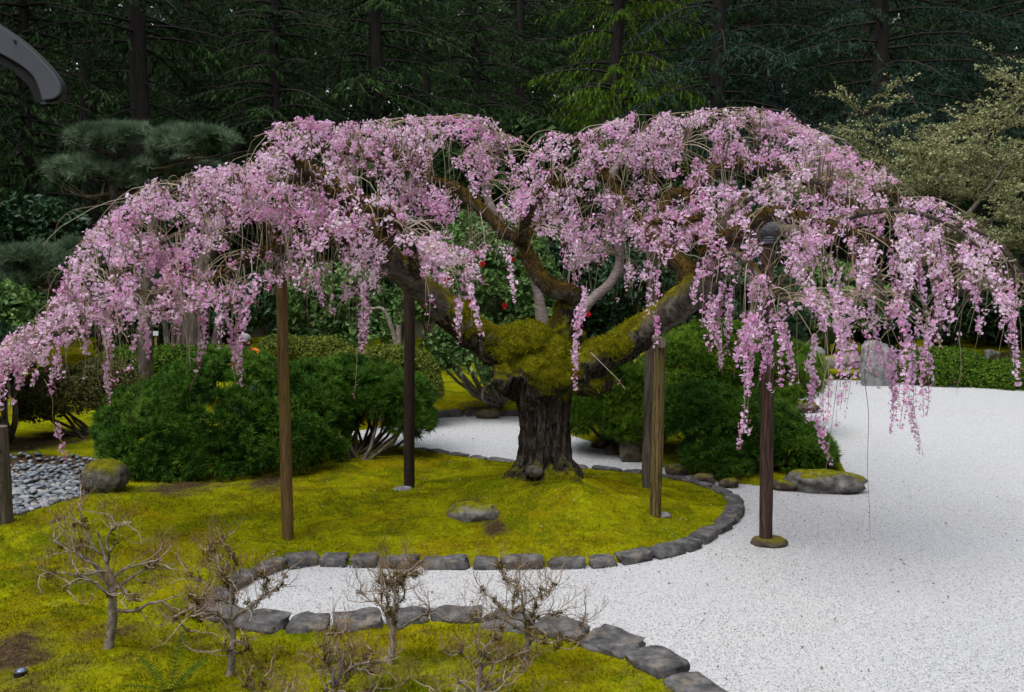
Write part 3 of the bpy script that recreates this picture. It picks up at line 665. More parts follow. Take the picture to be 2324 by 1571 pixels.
for i, (x, y, Y, rx, rz, mat, lab) in enumerate([
        (1700, 690, 18.5, 150, 115, 'rhodo', 'dark glossy rhododendron behind the red-brown pole and upper pine'),
        (1870, 700, 22.5, 150, 125, 'camellia', 'glossy green camellia behind the two standing stones'),
        (2050, 730, 23.5, 120, 90, 'rhodo', 'dark rhododendron behind the wide clipped azalea'),
        (760, 700, 18.5, 140, 115, 'camellia', 'leafy green bush filling the gap between tan and dark poles'),
        (640, 690, 19.5, 100, 110, 'rhodo', 'dark bush behind the tan pole above the mounded pine'),
        (15, 715, 13.2, 85, 65, 'camellia', 'glossy large-leaved bush beyond the post at the lawn edge'),
        (-60, 830, 12.6, 110, 90, 'rhodo', 'dark bush in the shade behind the weathered rope post'),
        (500, 700, 22, 140, 90, 'rhodo', 'dark evergreen bush behind the mossy maple trunks'),
        (1470, 660, 19, 140, 130, 'rhodo', 'dark evergreen bush behind the twin poles'),
        (1300, 640, 20, 120, 150, 'rhodo', 'dark evergreen bush right of the red-flowered camellia'),
        (900, 640, 21, 130, 170, 'rhodo', 'tall dark evergreen bush left of the red-flowered camellia'),
        (250, 680, 21, 160, 130, 'rhodo', 'dark evergreen bush behind the white sign'),
        (60, 560, 22, 170, 130, 'rhodo', 'dark green bush below the blue-green cloud pine'),
        (2300, 740, 26, 160, 90, 'rhodo', 'dark evergreen bush under the lichen-covered tree'),
        (1600, 560, 25, 160, 190, 'rhodo', 'tall dark evergreen behind the cherry crown, right of the twin poles'),
        (1150, 440, 26, 200, 200, 'fir', 'tall dark evergreen bush hidden behind the middle of the cherry crown'),
        (750, 450, 25, 200, 190, 'fir', 'tall dark evergreen bush behind the left half of the cherry crown'),
        (420, 520, 25, 180, 170, 'rhodo', 'dark evergreen bush below the clipped cloud pine branches'),
        (1900, 520, 27, 190, 190, 'rhodo', 'tall dark evergreen behind the right end of the cherry crown')]):
    k = PX(Y); rng = np.random.default_rng(100+i); ls = [lumpV(x, y, Y, rx*.8, rz*.8)]
    for j in range(5): ls.append(lumpV(x+rng.uniform(-.6, .6)*rx, y+rng.uniform(-.35, .7)*rz, Y+rng.uniform(-.5, .4), rx*.5, rz*.45))
    area = rx*rz*k*k
    shrub('evergreen_bush', lab, 'shrub', ls, 'leaf', mat, seed=200+i, group=GC, n_clumps=int(260+area*90) if Y < 20 else int(190+area*42), per=7, cr=.15, L=.11 if Y < 20 else .18, w=.055 if Y < 20 else .10, n_stem=3, r0=.06)

# blue-green cloud pines
def cloud_pine(label, trunk, pads, seed, Y):
    rng = np.random.default_rng(seed); foot = np.array([*W(trunk[0][0], 800, Y)[:2], 0]); foot[2] = fg(foot[0], foot[1])
    t = thing('cloud_pine', label, 'pine tree', foot); P = smooth_path([foot-[0, 0, .1]]+[W(x, y, Y) for x, y in trunk], 24)
    g = Geo(); capped(g, P, np.linspace(.16, .05, 24), 9, .5, amp=.15); g.build('trunk', M['mapletrunk'], t, True)
    for x, y, rx, rz, dy in pads:
        c = W(x, y, Y+dy); b = Geo(); i = np.argmin(np.abs(P[:, 2]-(c[2]-.35))); a = P[i]
        for j in range(6):
            e = c+np.array([rng.uniform(-.8, .8)*rx*PX(Y), rng.uniform(-.5, .5)*rx*PX(Y), -rz*.3*PX(Y)])
            m_ = (a+e)/2+rng.normal(0, .1, 3)-[0, 0, .1]; capped(b, smooth_path([a, m_, e], 8), np.linspace(.05, .012, 8), 5, rng.random())
        br = b.build('branches', M['mapletrunk'], t, True, 'stuff'); n_ = Geo()
        ls = [lumpV(x, y, Y+dy, rx*.62, rz*.75)]+[lumpV(x+rng.uniform(-.65, .65)*rx, y+rng.uniform(-.4, .45)*rz, Y+dy+rng.uniform(-.4, .4), rx*.42, rz*.5) for _ in range(4)]
        pine_foliage(n_, ls, int(36+rx*.5), 9, .20, rng, .19, .012, 16, .9, -.2, ((1, .8, 1), (.7, .2, 1)))
        n_.build('needles', M['pine_blue'], br, kind='stuff')
    return t
cloud_pine('blue-green clipped cloud pine with layered pads above the cherry', [(262, 560), (258, 430), (250, 370), (270, 320)],
           [(245, 318, 90, 34, 0), (440, 335, 105, 48, -.3), (180, 395, 110, 36, .2), (330, 400, 120, 40, .3), (470, 410, 80, 34, .5)], 51, 20.5)
cloud_pine('lower blue-green cloud pine beyond the glossy bush', [(20, 720), (60, 660), (70, 620)], [(80, 610, 120, 48, 0), (170, 590, 70, 40, .4), (-30, 640, 90, 45, -.3)], 52, 17.5)

# mossy multi-stem maple behind the big pine, and the dark trunk next to it
def stem_tree(name, label, stems_, seed, mat='mapletrunk', Y=16.5, k=10):
    rng = np.random.default_rng(seed); f = W(stems_[0][0][0][0], 820, Y); t = thing(name, label, 'tree', (f[0], f[1], fg(f[0], f[1])))
    for pts, r0, r1 in stems_:
        P = [W(x, y, Y+(d[0] if d else 0)) for x, y, *d in pts]; P[0][2] = fg(P[0][0], P[0][1])-.05
        P = smooth_path(P, 18); g = Geo(); capped(g, P, np.linspace(r0, r1, 18)*PX(Y), k, rng.random(), amp=.18, freq=5)
        g.build('trunk', M[mat], t, True)
    return t
stem_tree('maple_tree', 'mossy grey multi-stemmed maple behind the largest mounded pine',
          [([(438, 840), (440, 740), (448, 660), (470, 580), (520, 480), (560, 400)], 27, 12), ([(410, 840), (412, 760), (405, 680), (380, 600), (340, 520)], 15, 7),
           ([(385, 840), (378, 760), (362, 690), (330, 640)], 9, 4), ([(398, 840), (394, 780), (398, 720), (420, 640)], 7, 4), ([(470, 840), (492, 760), (510, 700), (560, 640)], 14, 6)], 61)
stem_tree('dark_trunk', 'dark bare trunk standing just left of the white sign', [([(328, 860), (330, 760), (333, 660), (345, 560), (350, 460)], 17, 10)], 62, 'mapletrunk', 14.8)
stem_tree('bare_shrub_tree', 'thin pale crooked stems behind the dark pole', [([(735+180, 830), (905, 740), (912, 690), (900, 640)], 7, 4), ([(930, 830), (880, 720), (840, 700)], 6, 3)], 63, 'greybark', 17)

# lichen-covered bare tree at the right
def lichen_tree(label, foot_px, Y, crown, seed, n_main=9):
    rng = np.random.default_rng(seed); cx, cy_, rx, rz = crown; k = PX(Y)
    foot = W(foot_px[0], foot_px[1], Y); foot[2] = fg(foot[0], foot[1]); t = thing('lichen_tree', label, 'tree', foot)
    fork = W(foot_px[0]-20, cy_+rz*.75, Y); tr = Geo(); capped(tr, smooth_path([foot-[0, 0, .1], (foot+fork)/2+[.15, 0, 0], fork], 10), np.linspace(.17, .12, 10), 9, .5, amp=.15)
    tr.build('trunk', M['mapletrunk'], t, True)
    tw, li, bn = Geo(), Geo(), Geo(); C = W(cx, cy_, Y); ends = []
    fv, ff = leaf(.056, .040, .3)
    def grow(p, d, L, r, lev):
        n = 7 if lev < 3 else 4; P = [p]; d = np.array(d)
        for i in range(n):
            d = unit(d+rng.normal(0, .17, 3)+np.array([0, 0, .10 if d[2] < .2 else -.10])); P.append(P[-1]+d*L/n)
        P = np.array(P)
        if lev <= 1: capped(bn, P, np.linspace(r, r*.55, n+1), 6, rng.random())
        else: V, f = tube(P, np.linspace(r, r*.4, n+1), 3); tw.add(V, f, rng.random())
        if lev >= 1:
            m = int(L*(56 if lev < 3 else 30)); tt = rng.uniform(0.05, .9, m)*n; i0 = tt.astype(int); q = P[i0]+(P[np.minimum(i0+1, n)]-P[i0])*(tt-i0)[:, None]
            q = q+rng.normal(0, .02, q.shape)+[0, 0, .012]
            v, f = inst(fv, ff, q, frames(unit(rdirs(rng, m)+[0, 0, .7]), rng), rng.uniform(.6, 1.5, m)); li.add(v, f, np.repeat(rng.random(m)*.6+rng.random()*.4, 4))
        if lev < 4:
            for j in range([0, 5, 4, 3][lev]):
                i = rng.integers(1, n+1); sgn = -1 if j % 2 else 1
                side = unit(np.cross(d, [0, 0, 1]))*sgn
                dd = unit(d*.8+side*rng.uniform(.4, 1)+np.array([0, 0, rng.uniform(-.15, .35)]))
                grow(P[i], dd, L*rng.uniform(.5, .72), r*.5, lev+1)
    for a in range(n_main):
        az = a*2*math.pi/n_main+rng.normal(0, .2); e = C+np.array([math.cos(az)*rx*k*.5, math.sin(az)*rx*k*.5, rng.uniform(-.5, .65)*rz*k])
        P = smooth_path([fork, fork*.5+e*.5+[0, 0, -.15], e], 9); capped(bn, P, np.linspace(.085, .035, 9), 7, rng.random())
        for j in range(4):
            dd = unit((e-fork)*np.array([1, 1, .3])); dd = unit(dd+rng.normal(0, .45, 3)*[1, 1, .4]); grow(P[8-j], dd, rx*k*rng.uniform(.34, .52), .025, 1)
    bn.build('branches', M['mapletrunk'], t, True, 'stuff'); tw.build('twigs', M['baretwig'], t, kind='stuff'); li.build('lichen', M['lichen'], t, kind='stuff')
    return t
lichen_tree('bare spreading tree covered in pale green lichen beside the cherry', (2150, 800), 24, (2120, 390, 330, 215), 71, 10)
lichen_tree('lower lichen-covered bare tree behind the right-hand azaleas', (2400, 800), 22, (2340, 570, 210, 130), 72, 6)

# ------------------------------------------------------------------ forest
def bough(rng, L, n, leafL, leafW, hang):
    v = []; rn = []
    def tri(p, d, l, w):
        s = unit(np.cross(d, rdirs(rng, 1)[0])); v.extend([p+s*w/2, p-s*w/2, p+d*l])
    ts = np.linspace(.12, 1, n)
    def axis(t): return np.array([t*L, 0, L*(.10*t-.33*t*t)])
    for t in ts:
        for sg in (-1, 1):
            l = L*(.40*(1-t)**.8+.07)*rng.uniform(.8, 1.15); d = unit(np.array([.75, sg*.75, -.10-hang*.4])+rng.normal(0, .12, 3)); p0 = axis(t); m = max(3, int(l/leafL*2.6))
            for i in range(m):
                u = (i+.5)/m; p = p0+d*l*u-np.array([0, 0, .25*hang*l*u*u])
                dd = unit(d*.7+np.array([0, 0, -hang])+rng.normal(0, .5, 3)); tri(p, dd, leafL*rng.uniform(.7, 1.2), leafW)
    return np.array(v), np.arange(len(v)).reshape(-1, 3)
def conifer_proto(name, mat, seed, height, zb, blen, nb, r0, leafL=.28, leafW=.065, hang=.5, dead=14, nt_=9):
    rng = np.random.default_rng(seed); t = bpy.data.objects.new(name, None); COL.objects.link(t); t['category'] = 'conifer'
    g = Geo(); P = np.array([[rng.normal(0, .04), rng.normal(0, .04), z] for z in np.linspace(-.6, height, 16)]); capped(g, P, np.linspace(r0, .05, 16)*np.where(np.arange(16) == 0, 1.2, 1), 12, .5, amp=.12, freq=2)
    g.build('trunk', M['firbark'], t, True)
    B = [bough(rng, 1.0, nt_, leafL/blen, leafW/blen, hang) for _ in range(4)]; c = Geo(); br = Geo()
    zs = np.sort(rng.uniform(0, 1, nb)**1.25); az = np.arange(nb)*2.4+rng.normal(0, .3, nb)
    for i in range(nb):
        z = zb+zs[i]*(height-zb); l = blen*(1-zs[i]*.85)*rng.uniform(.75, 1.15); pit = rng.uniform(-.05, .22)-.12*(1-zs[i])
        ca, sa, cpi, spi = math.cos(az[i]), math.sin(az[i]), math.cos(pit), math.sin(pit)
        R = np.array([[ca*cpi, -sa, -ca*spi], [sa*cpi, ca, -sa*spi], [spi, 0, cpi]]); v, f = B[i % 4]
        q, ff = inst(v, f, [[0, 0, z]], R[None], l); c.add(q, ff, np.repeat(np.clip(rng.random()*.5+rng.random(len(f))*.5, 0, 1), 3))
        tt = np.linspace(0, .9, 5); ax = np.column_stack([tt, tt*0, .10*tt-.33*tt*tt])*l; V, f2 = tube(ax@R.T+[0, 0, z], np.linspace(.05, .012, 5), 4); br.add(V, f2, rng.random()*.4)
    for i in range(dead):                    # bare dead branches below the crown
        z = rng.uniform(max(1.5, zb-5), zb+1); a = rng.uniform(0, 6.28); l = rng.uniform(.8, 2.6); d = np.array([math.cos(a), math.sin(a), -.15])
        Pp = np.array([d*l*u+np.array([0, 0, z-.35*l*u*u]) for u in np.linspace(0, 1, 6)]); V, f2 = tube(Pp, np.linspace(.035, .006, 6), 4); br.add(V, f2, rng.random()*.3)
    c.build('crown', M[mat], t, kind='stuff'); br.build('branches', M['firbark'], t, kind='stuff')
    return t
PR = {'fir_tall': conifer_proto('fir_tree', 'fir', 1, 26, 8.5, 4.6, 130, .36, hang=.6), 'fir_high': conifer_proto('fir_tree', 'fir', 2, 30, 11, 4.8, 120, .33, hang=.5, dead=26),
      'fir_low': conifer_proto('fir_tree', 'fir', 3, 22, 2.6, 4.0, 170, .30, hang=.7), 'spruce': conifer_proto('spruce_tree', 'spruce', 4, 24, 5.6, 5.8, 140, .34, .24, .045, .55, nt_=12),
      'cedar': conifer_proto('cedar_tree', 'cedar', 5, 22, 5.8, 3.4, 160, .30, .24, .06, 1.3, nt_=10), 'hemlock': conifer_proto('hemlock_tree', 'fir', 6, 16, 1.2, 3.2, 170, .18, .2, .045, .8)}
used = set(); gf = 'conifers of the forest behind the garden'
def plant(kind, vx, Y, label, s=1.0, rz=0.0):
    o = PR[kind] if kind not in used else copy_tree(PR[kind]); used.add(kind)
    p = W(vx, 700, Y); o.location = (p[0], Y, fg(p[0], Y)-.05); o.rotation_euler = (0, 0, rz); o.scale = (s, s, s)
    o['label'] = label; o['category'] = 'conifer'; o['group'] = gf
plant('fir_tall', 335, 30, 'thick dark fir trunk rising behind the cloud pine', 1, 1.2)
plant('fir_high', 968, 40, 'slender straight reddish fir trunk above the middle of the cherry', .9, .4)
plant('fir_high', 772, 45, 'thin grey fir trunk left of the reddish trunk above the cherry', .95, 2.2)
plant('fir_tall', 1745, 37, 'dark fir trunk rising behind the top of the cherry crown', 1, 3.1)
plant('spruce', 1980, 31, 'blue-green spruce with sweeping boughs behind the lichen-covered tree', 1, .6)
plant('spruce', 1620, 33, 'blue-green spruce sweeping its boughs over the right half of the cherry', 1.0, 2.0)
plant('spruce', 2330, 34, 'blue-green spruce at the forest edge behind the lower lichen-covered tree', 1.1, 4.0)
plant('cedar', 1395, 33, 'bright yellow-green cedar with hanging sprays above the cherry', 1.0, .3)
plant('hemlock', 80, 27, 'dense dark hemlock left of the thick fir trunk', 1.1, .3)
plant('fir_low', 560, 34, 'dark low-branched fir between the thick trunk and the thin grey trunk', 1, 1.9)
plant('fir_low', 1180, 46, 'dark low-branched fir between the reddish trunk and the bright cedar', 1.1, .2)
EX = 'dark forest conifer seen only between the nearer trees'
rngF = np.random.default_rng(77)
for i in range(46):
    Y = rngF.uniform(42, 72); plant(rngF.choice(['fir_low', 'hemlock', 'fir_low', 'fir_tall', 'fir_high', 'spruce']), rngF.uniform(-300, 2650), Y, EX, rngF.uniform(.9, 1.3), rngF.uniform(0, 6))
for vx, Y, k, lb in [(-120, 25, 'hemlock', 'drooping hemlock behind the pavilion eave'), (215, 38, 'fir_tall', 'slimmer fir trunk left of the thick fir trunk'), (640, 29.5, 'hemlock', 'dark hemlock behind the left shoulder of the cherry crown'),
                     (860, 33, 'fir_low', 'dark low-branched fir between the thin grey and the reddish trunks'), (1080, 35, 'hemlock', 'dark hemlock just right of the slender reddish trunk'), (2150, 40, 'fir_low', 'low-branched fir behind the upper lichen-covered tree'),
                     (2500, 29, 'fir_low', 'low-branched fir beyond the lower lichen-covered tree'), (1480, 42, 'cedar', 'second yellow-green cedar farther back behind the bright cedar'), (450, 41, 'fir_low', 'low-branched fir right of the thick fir trunk'),
                     (-250, 35, 'fir_low', 'low-branched fir beyond the drooping hemlock'), (1850, 44, 'fir_low', 'low-branched fir between two blue-green spruces')]:
    plant(k, vx, Y, lb, rngF.uniform(.9, 1.1), rngF.uniform(0, 6))
def far_forest_and_sky_blocker():
    rng = np.random.default_rng(9); g = Geo(); B = [bough(rng, 1.0, 5, .22, .12, .6) for _ in range(3)]
    n = 3600; X = rng.uniform(-75, 75, n); Y = rng.uniform(74, 96, n); Z = rng.uniform(0, 36, n)+2
    gap = (np.abs(X/Y*F+CX-250) < 130) & (Z > 10) & (rng.random(n) < .7); X, Y, Z = X[~gap], Y[~gap], Z[~gap]; n = len(X)
    az = rng.uniform(0, 6.28, n); R = np.zeros((n, 3, 3)); R[:, 0, 0] = np.cos(az); R[:, 0, 1] = -np.sin(az); R[:, 1, 0] = np.sin(az); R[:, 1, 1] = np.cos(az); R[:, 2, 2] = 1
    for k in range(3):
        q = np.arange(n) % 3 == k; v, f = inst(*B[k], np.column_stack([X, Y, Z])[q], R[q], rng.uniform(4.5, 8.5, q.sum())); g.add(v, f, np.repeat(rng.random(q.sum()), len(B[k][0])))
    m = 2600; th = rng.uniform(math.radians(118), math.radians(422), m); rr = rng.uniform(27, 40, m)     # unseen bough ring, added round the garden to cut low sky light
    PP = np.column_stack([np.sin(th-math.pi*.0)*0+rr*np.cos(th), rr*np.sin(th)+2, rng.uniform(0, 27, m)]); ahead = np.degrees(np.arctan2(PP[:, 0], PP[:, 1])); keep = np.abs(ahead) > 40; PP = PP[keep]; m = len(PP)
    az = rng.uniform(0, 6.28, m); R = np.zeros((m, 3, 3)); R[:, 0, 0] = np.cos(az); R[:, 0, 1] = -np.sin(az); R[:, 1, 0] = np.sin(az); R[:, 1, 1] = np.cos(az); R[:, 2, 2] = 1
    Bc = bough(rng, 1.0, 5, .26, .16, .6); v, f = inst(*Bc, PP, R, rng.uniform(3.5, 6.5, m)); g.add(v, f, np.repeat(rng.random(m), len(Bc[0])))
    o = g.build('distant_forest_and_sky_blocker', M['fir']); tag(o, 'far dark conifer forest closing the view, plus an unseen ring of boughs added to block low sky', 'forest', kind='stuff')
far_forest_and_sky_blocker()

# ------------------------------------------------------------------ weeping cherry
tree = thing('weeping_cherry_tree', 'old weeping cherry in pink bloom with a mossy gnarled trunk', 'cherry tree', TRUNK)
K = PX(YT)
def B(x, y, r, dy=0, sz=(1, 1, 1)):           # a swelling of the trunk: centre in the photo, radius in photo pixels
    v, f = ico(3); return (v*np.array(sz)*r*K+W(x, y, YT+dy), f)
def fuzz(geo, P, Nn, n, L, rng, w=.25):
    k = rng.integers(len(P), size=n); d = unit(Nn[k]+rng.normal(0, .6, (n, 3)))
    v, f = inst(np.array([[-w/2, 0, -.2], [w/2, 0, -.2], [0, 0, 1]]), [[0, 1, 2]], P[k]+rng.normal(0, .006, (n, 3)), frames(d, rng), L*rng.uniform(.5, 1.3, n)); geo.add(v, f, np.repeat(rng.random(n), 3))
def trunk():
    g = Geo()
    prof = [(1235, 1150, 112), (1235, 1112, 80), (1235, 1078, 64), (1233, 1030, 58), (1232, 980, 57), (1233, 930, 58), (1232, 890, 66), (1230, 850, 86), (1228, 815, 84), (1225, 790, 60)]
    P = smooth_path([W(x, y, YT) for x, y, r in prof], 30); r = np.interp(np.linspace(0, len(prof)-1, 30), range(len(prof)), [p[2]*K for p in prof]); V, f = tube(P, r, 20)
    # buttress lobes at the foot
    A = np.arctan2(V[:, 1]-YT, V[:, 0]-TRUNK[0]); hz = np.clip((V[:, 2]-TRUNK[2])/1.0, -.3, 1)
    V[:, :2] += (V[:, :2]-P[np.arange(len(V))//20][:, :2])*(.16*np.cos(3*A+.6)+.09*np.cos(5*A+2)+.05*np.cos(9*A))[:, None]*(1.1-hz)[:, None]
    g.add(V, f); n = len(V)
    for ring in (np.arange(20), n-20+np.arange(20)):
        c = V[ring].mean(0); g.add(np.vstack([V[ring], c]), [[i, (i+1) % 20, 20] for i in range(20)])
    for b in [B(1185, 775, 62, -.05, (1.1, .9, .72)), B(1130, 790, 52, 0, (1.05, .9, .85)), B(1215, 765, 44, -.15, (1, .9, .8)), B(1258, 840, 58, -.20, (1, .8, .9)), B(1262, 800, 44, -.15), B(1335, 868, 44, -.05, (1.25, .9, .75)), B(1300, 850, 46, -.1),
              B(1155, 850, 40, -.1), B(1140, 868, 24, -.2), B(1170, 880, 30, -.05), B(1290, 770, 34, 0), B(1225, 880, 40, -.18), B(1213, 1068, 22, -.27, (1, .8, .8)), B(1235, 1125, 60, -.1, (1.3, 1.1, .5))]: g.add(*b)
    for pts in ([(1210, 1000, -.05, 18), (1185, 1075, -.15, 26), (1150, 1135, -.28, 22)], [(1255, 1000, -.08, 18), (1278, 1075, -.18, 28), (1312, 1135, -.3, 22)], [(1240, 1030, -.05, 20), (1248, 1100, -.28, 26), (1262, 1155, -.48, 18)], [(1265, 1000, 0, 18), (1300, 1085, .05, 24), (1345, 1130, .1, 16)], [(1200, 1000, 0, 16), (1168, 1085, 0, 22), (1125, 1125, .05, 16)]):
        Pq = smooth_path([W(x, y, YT+d) for x, y, d, r in pts], 10); capped(g, Pq, np.interp(np.linspace(0, 2, 10), range(3), [p[3]*K for p in pts]), 10)
    for pts in ([(1190, 810, 0, 56), (1120, 782, -.05, 44), (1060, 742, -.12, 38), (1010, 700, -.2, 36)], [(1270, 850, 0, 56), (1340, 820, -.1, 42), (1410, 785, -.22, 36), (1470, 745, -.35, 36)], [(1250, 830, -.1, 44), (1270, 760, -.1, 33), (1290, 695, -.1, 25)]):
        Pq = smooth_path([W(x, y, YT+d) for x, y, d, r in pts], 12); rr = np.interp(np.linspace(0, len(pts)-1, 12), range(len(pts)), [p[3]*K for p in pts]); capped(g, Pq, rr, 14)
    me = g.mesh('tmp', None); o = bpy.data.objects.new('tmp', me); COL.objects.link(o)
    md = o.modifiers.new('r', 'REMESH'); md.mode = 'VOXEL'; md.voxel_size = .018
    sm = o.modifiers.new('s', 'SMOOTH'); sm.factor = .5; sm.iterations = 4
    ev = o.evaluated_get(bpy.context.evaluated_depsgraph_get()); m2 = bpy.data.meshes.new_from_object(ev)
    n = len(m2.vertices); V = np.empty(n*3); m2.vertices.foreach_get('co', V); V = V.reshape(-1, 3); Nn = np.empty(n*3); m2.vertices.foreach_get('normal', Nn); Nn = Nn.reshape(-1, 3)
    low = sstep(W(0, 820, YT)[2], W(0, 940, YT)[2], V[:, 2])
    ridges = fbm(V*np.array([1, 1, .18]), 22, 3, 2)*.024+fbm(V*np.array([1, 1, .3]), 9, 2, 5)*.03
    lumps = fbm(V, 6, 3, 9)*.03+fbm(V, 30, 2, 4)*.008
    V2 = V+Nn*(ridges*low+lumps*(1-low*.6))[:, None]
    m2.vertices.foreach_set('co', V2.ravel()); m2.polygons.foreach_set('use_smooth', np.ones(len(m2.polygons), bool)); m2.materials.clear(); m2.materials.append(M['bark']); m2.update()
    am = np.zeros(n)
    for x, y, d, r in [(1185, 765, -.1, 75), (1215, 770, -.2, 55), (1258, 848, -.35, 58), (1265, 805, -.25, 45), (1120, 770, -.1, 40), (1060, 725, -.2, 40), (1300, 890, -.2, 30), (1340, 895, -.1, 40), (1270, 1110, -.4, 45), (1165, 1115, -.2, 40), (1400, 775, -.3, 40), (1230, 740, -.1, 50)]:
        am = np.maximum(am, np.exp(-((V-W(x, y, YT+d))**2).sum(1)/(r*K)**2))
    am = am-.25*low; aa = m2.attributes.new('rnd', 'FLOAT', 'POINT'); aa.data.foreach_set('value', am.astype(np.float32))
    bpy.data.objects.remove(o); t = link('trunk', m2, tree)
    rng = np.random.default_rng(3); up = ((Nn[:, 2]+.5*fbm(V, 5, 3, 11) > .45) & (V[:, 2] > W(0, 905, YT)[2])) | ((am > .32) & (Nn[:, 2] > -.55)); mo = Geo(); fuzz(mo, V2[up], Nn[up], 30000, .026, rng); mo.build('moss', M['mossfuzz'], t, kind='stuff')
    kn = Geo(); v, f = ico(3); v = v*np.array([.085, .05, .065])*(1+.12*fbm(v, 2.5, 2, 3)[:, None]); kn.add(v+W(1213, 1070, YT-.46), f); kn.build('knot', M['mapletrunk'], t, True)
trunk()
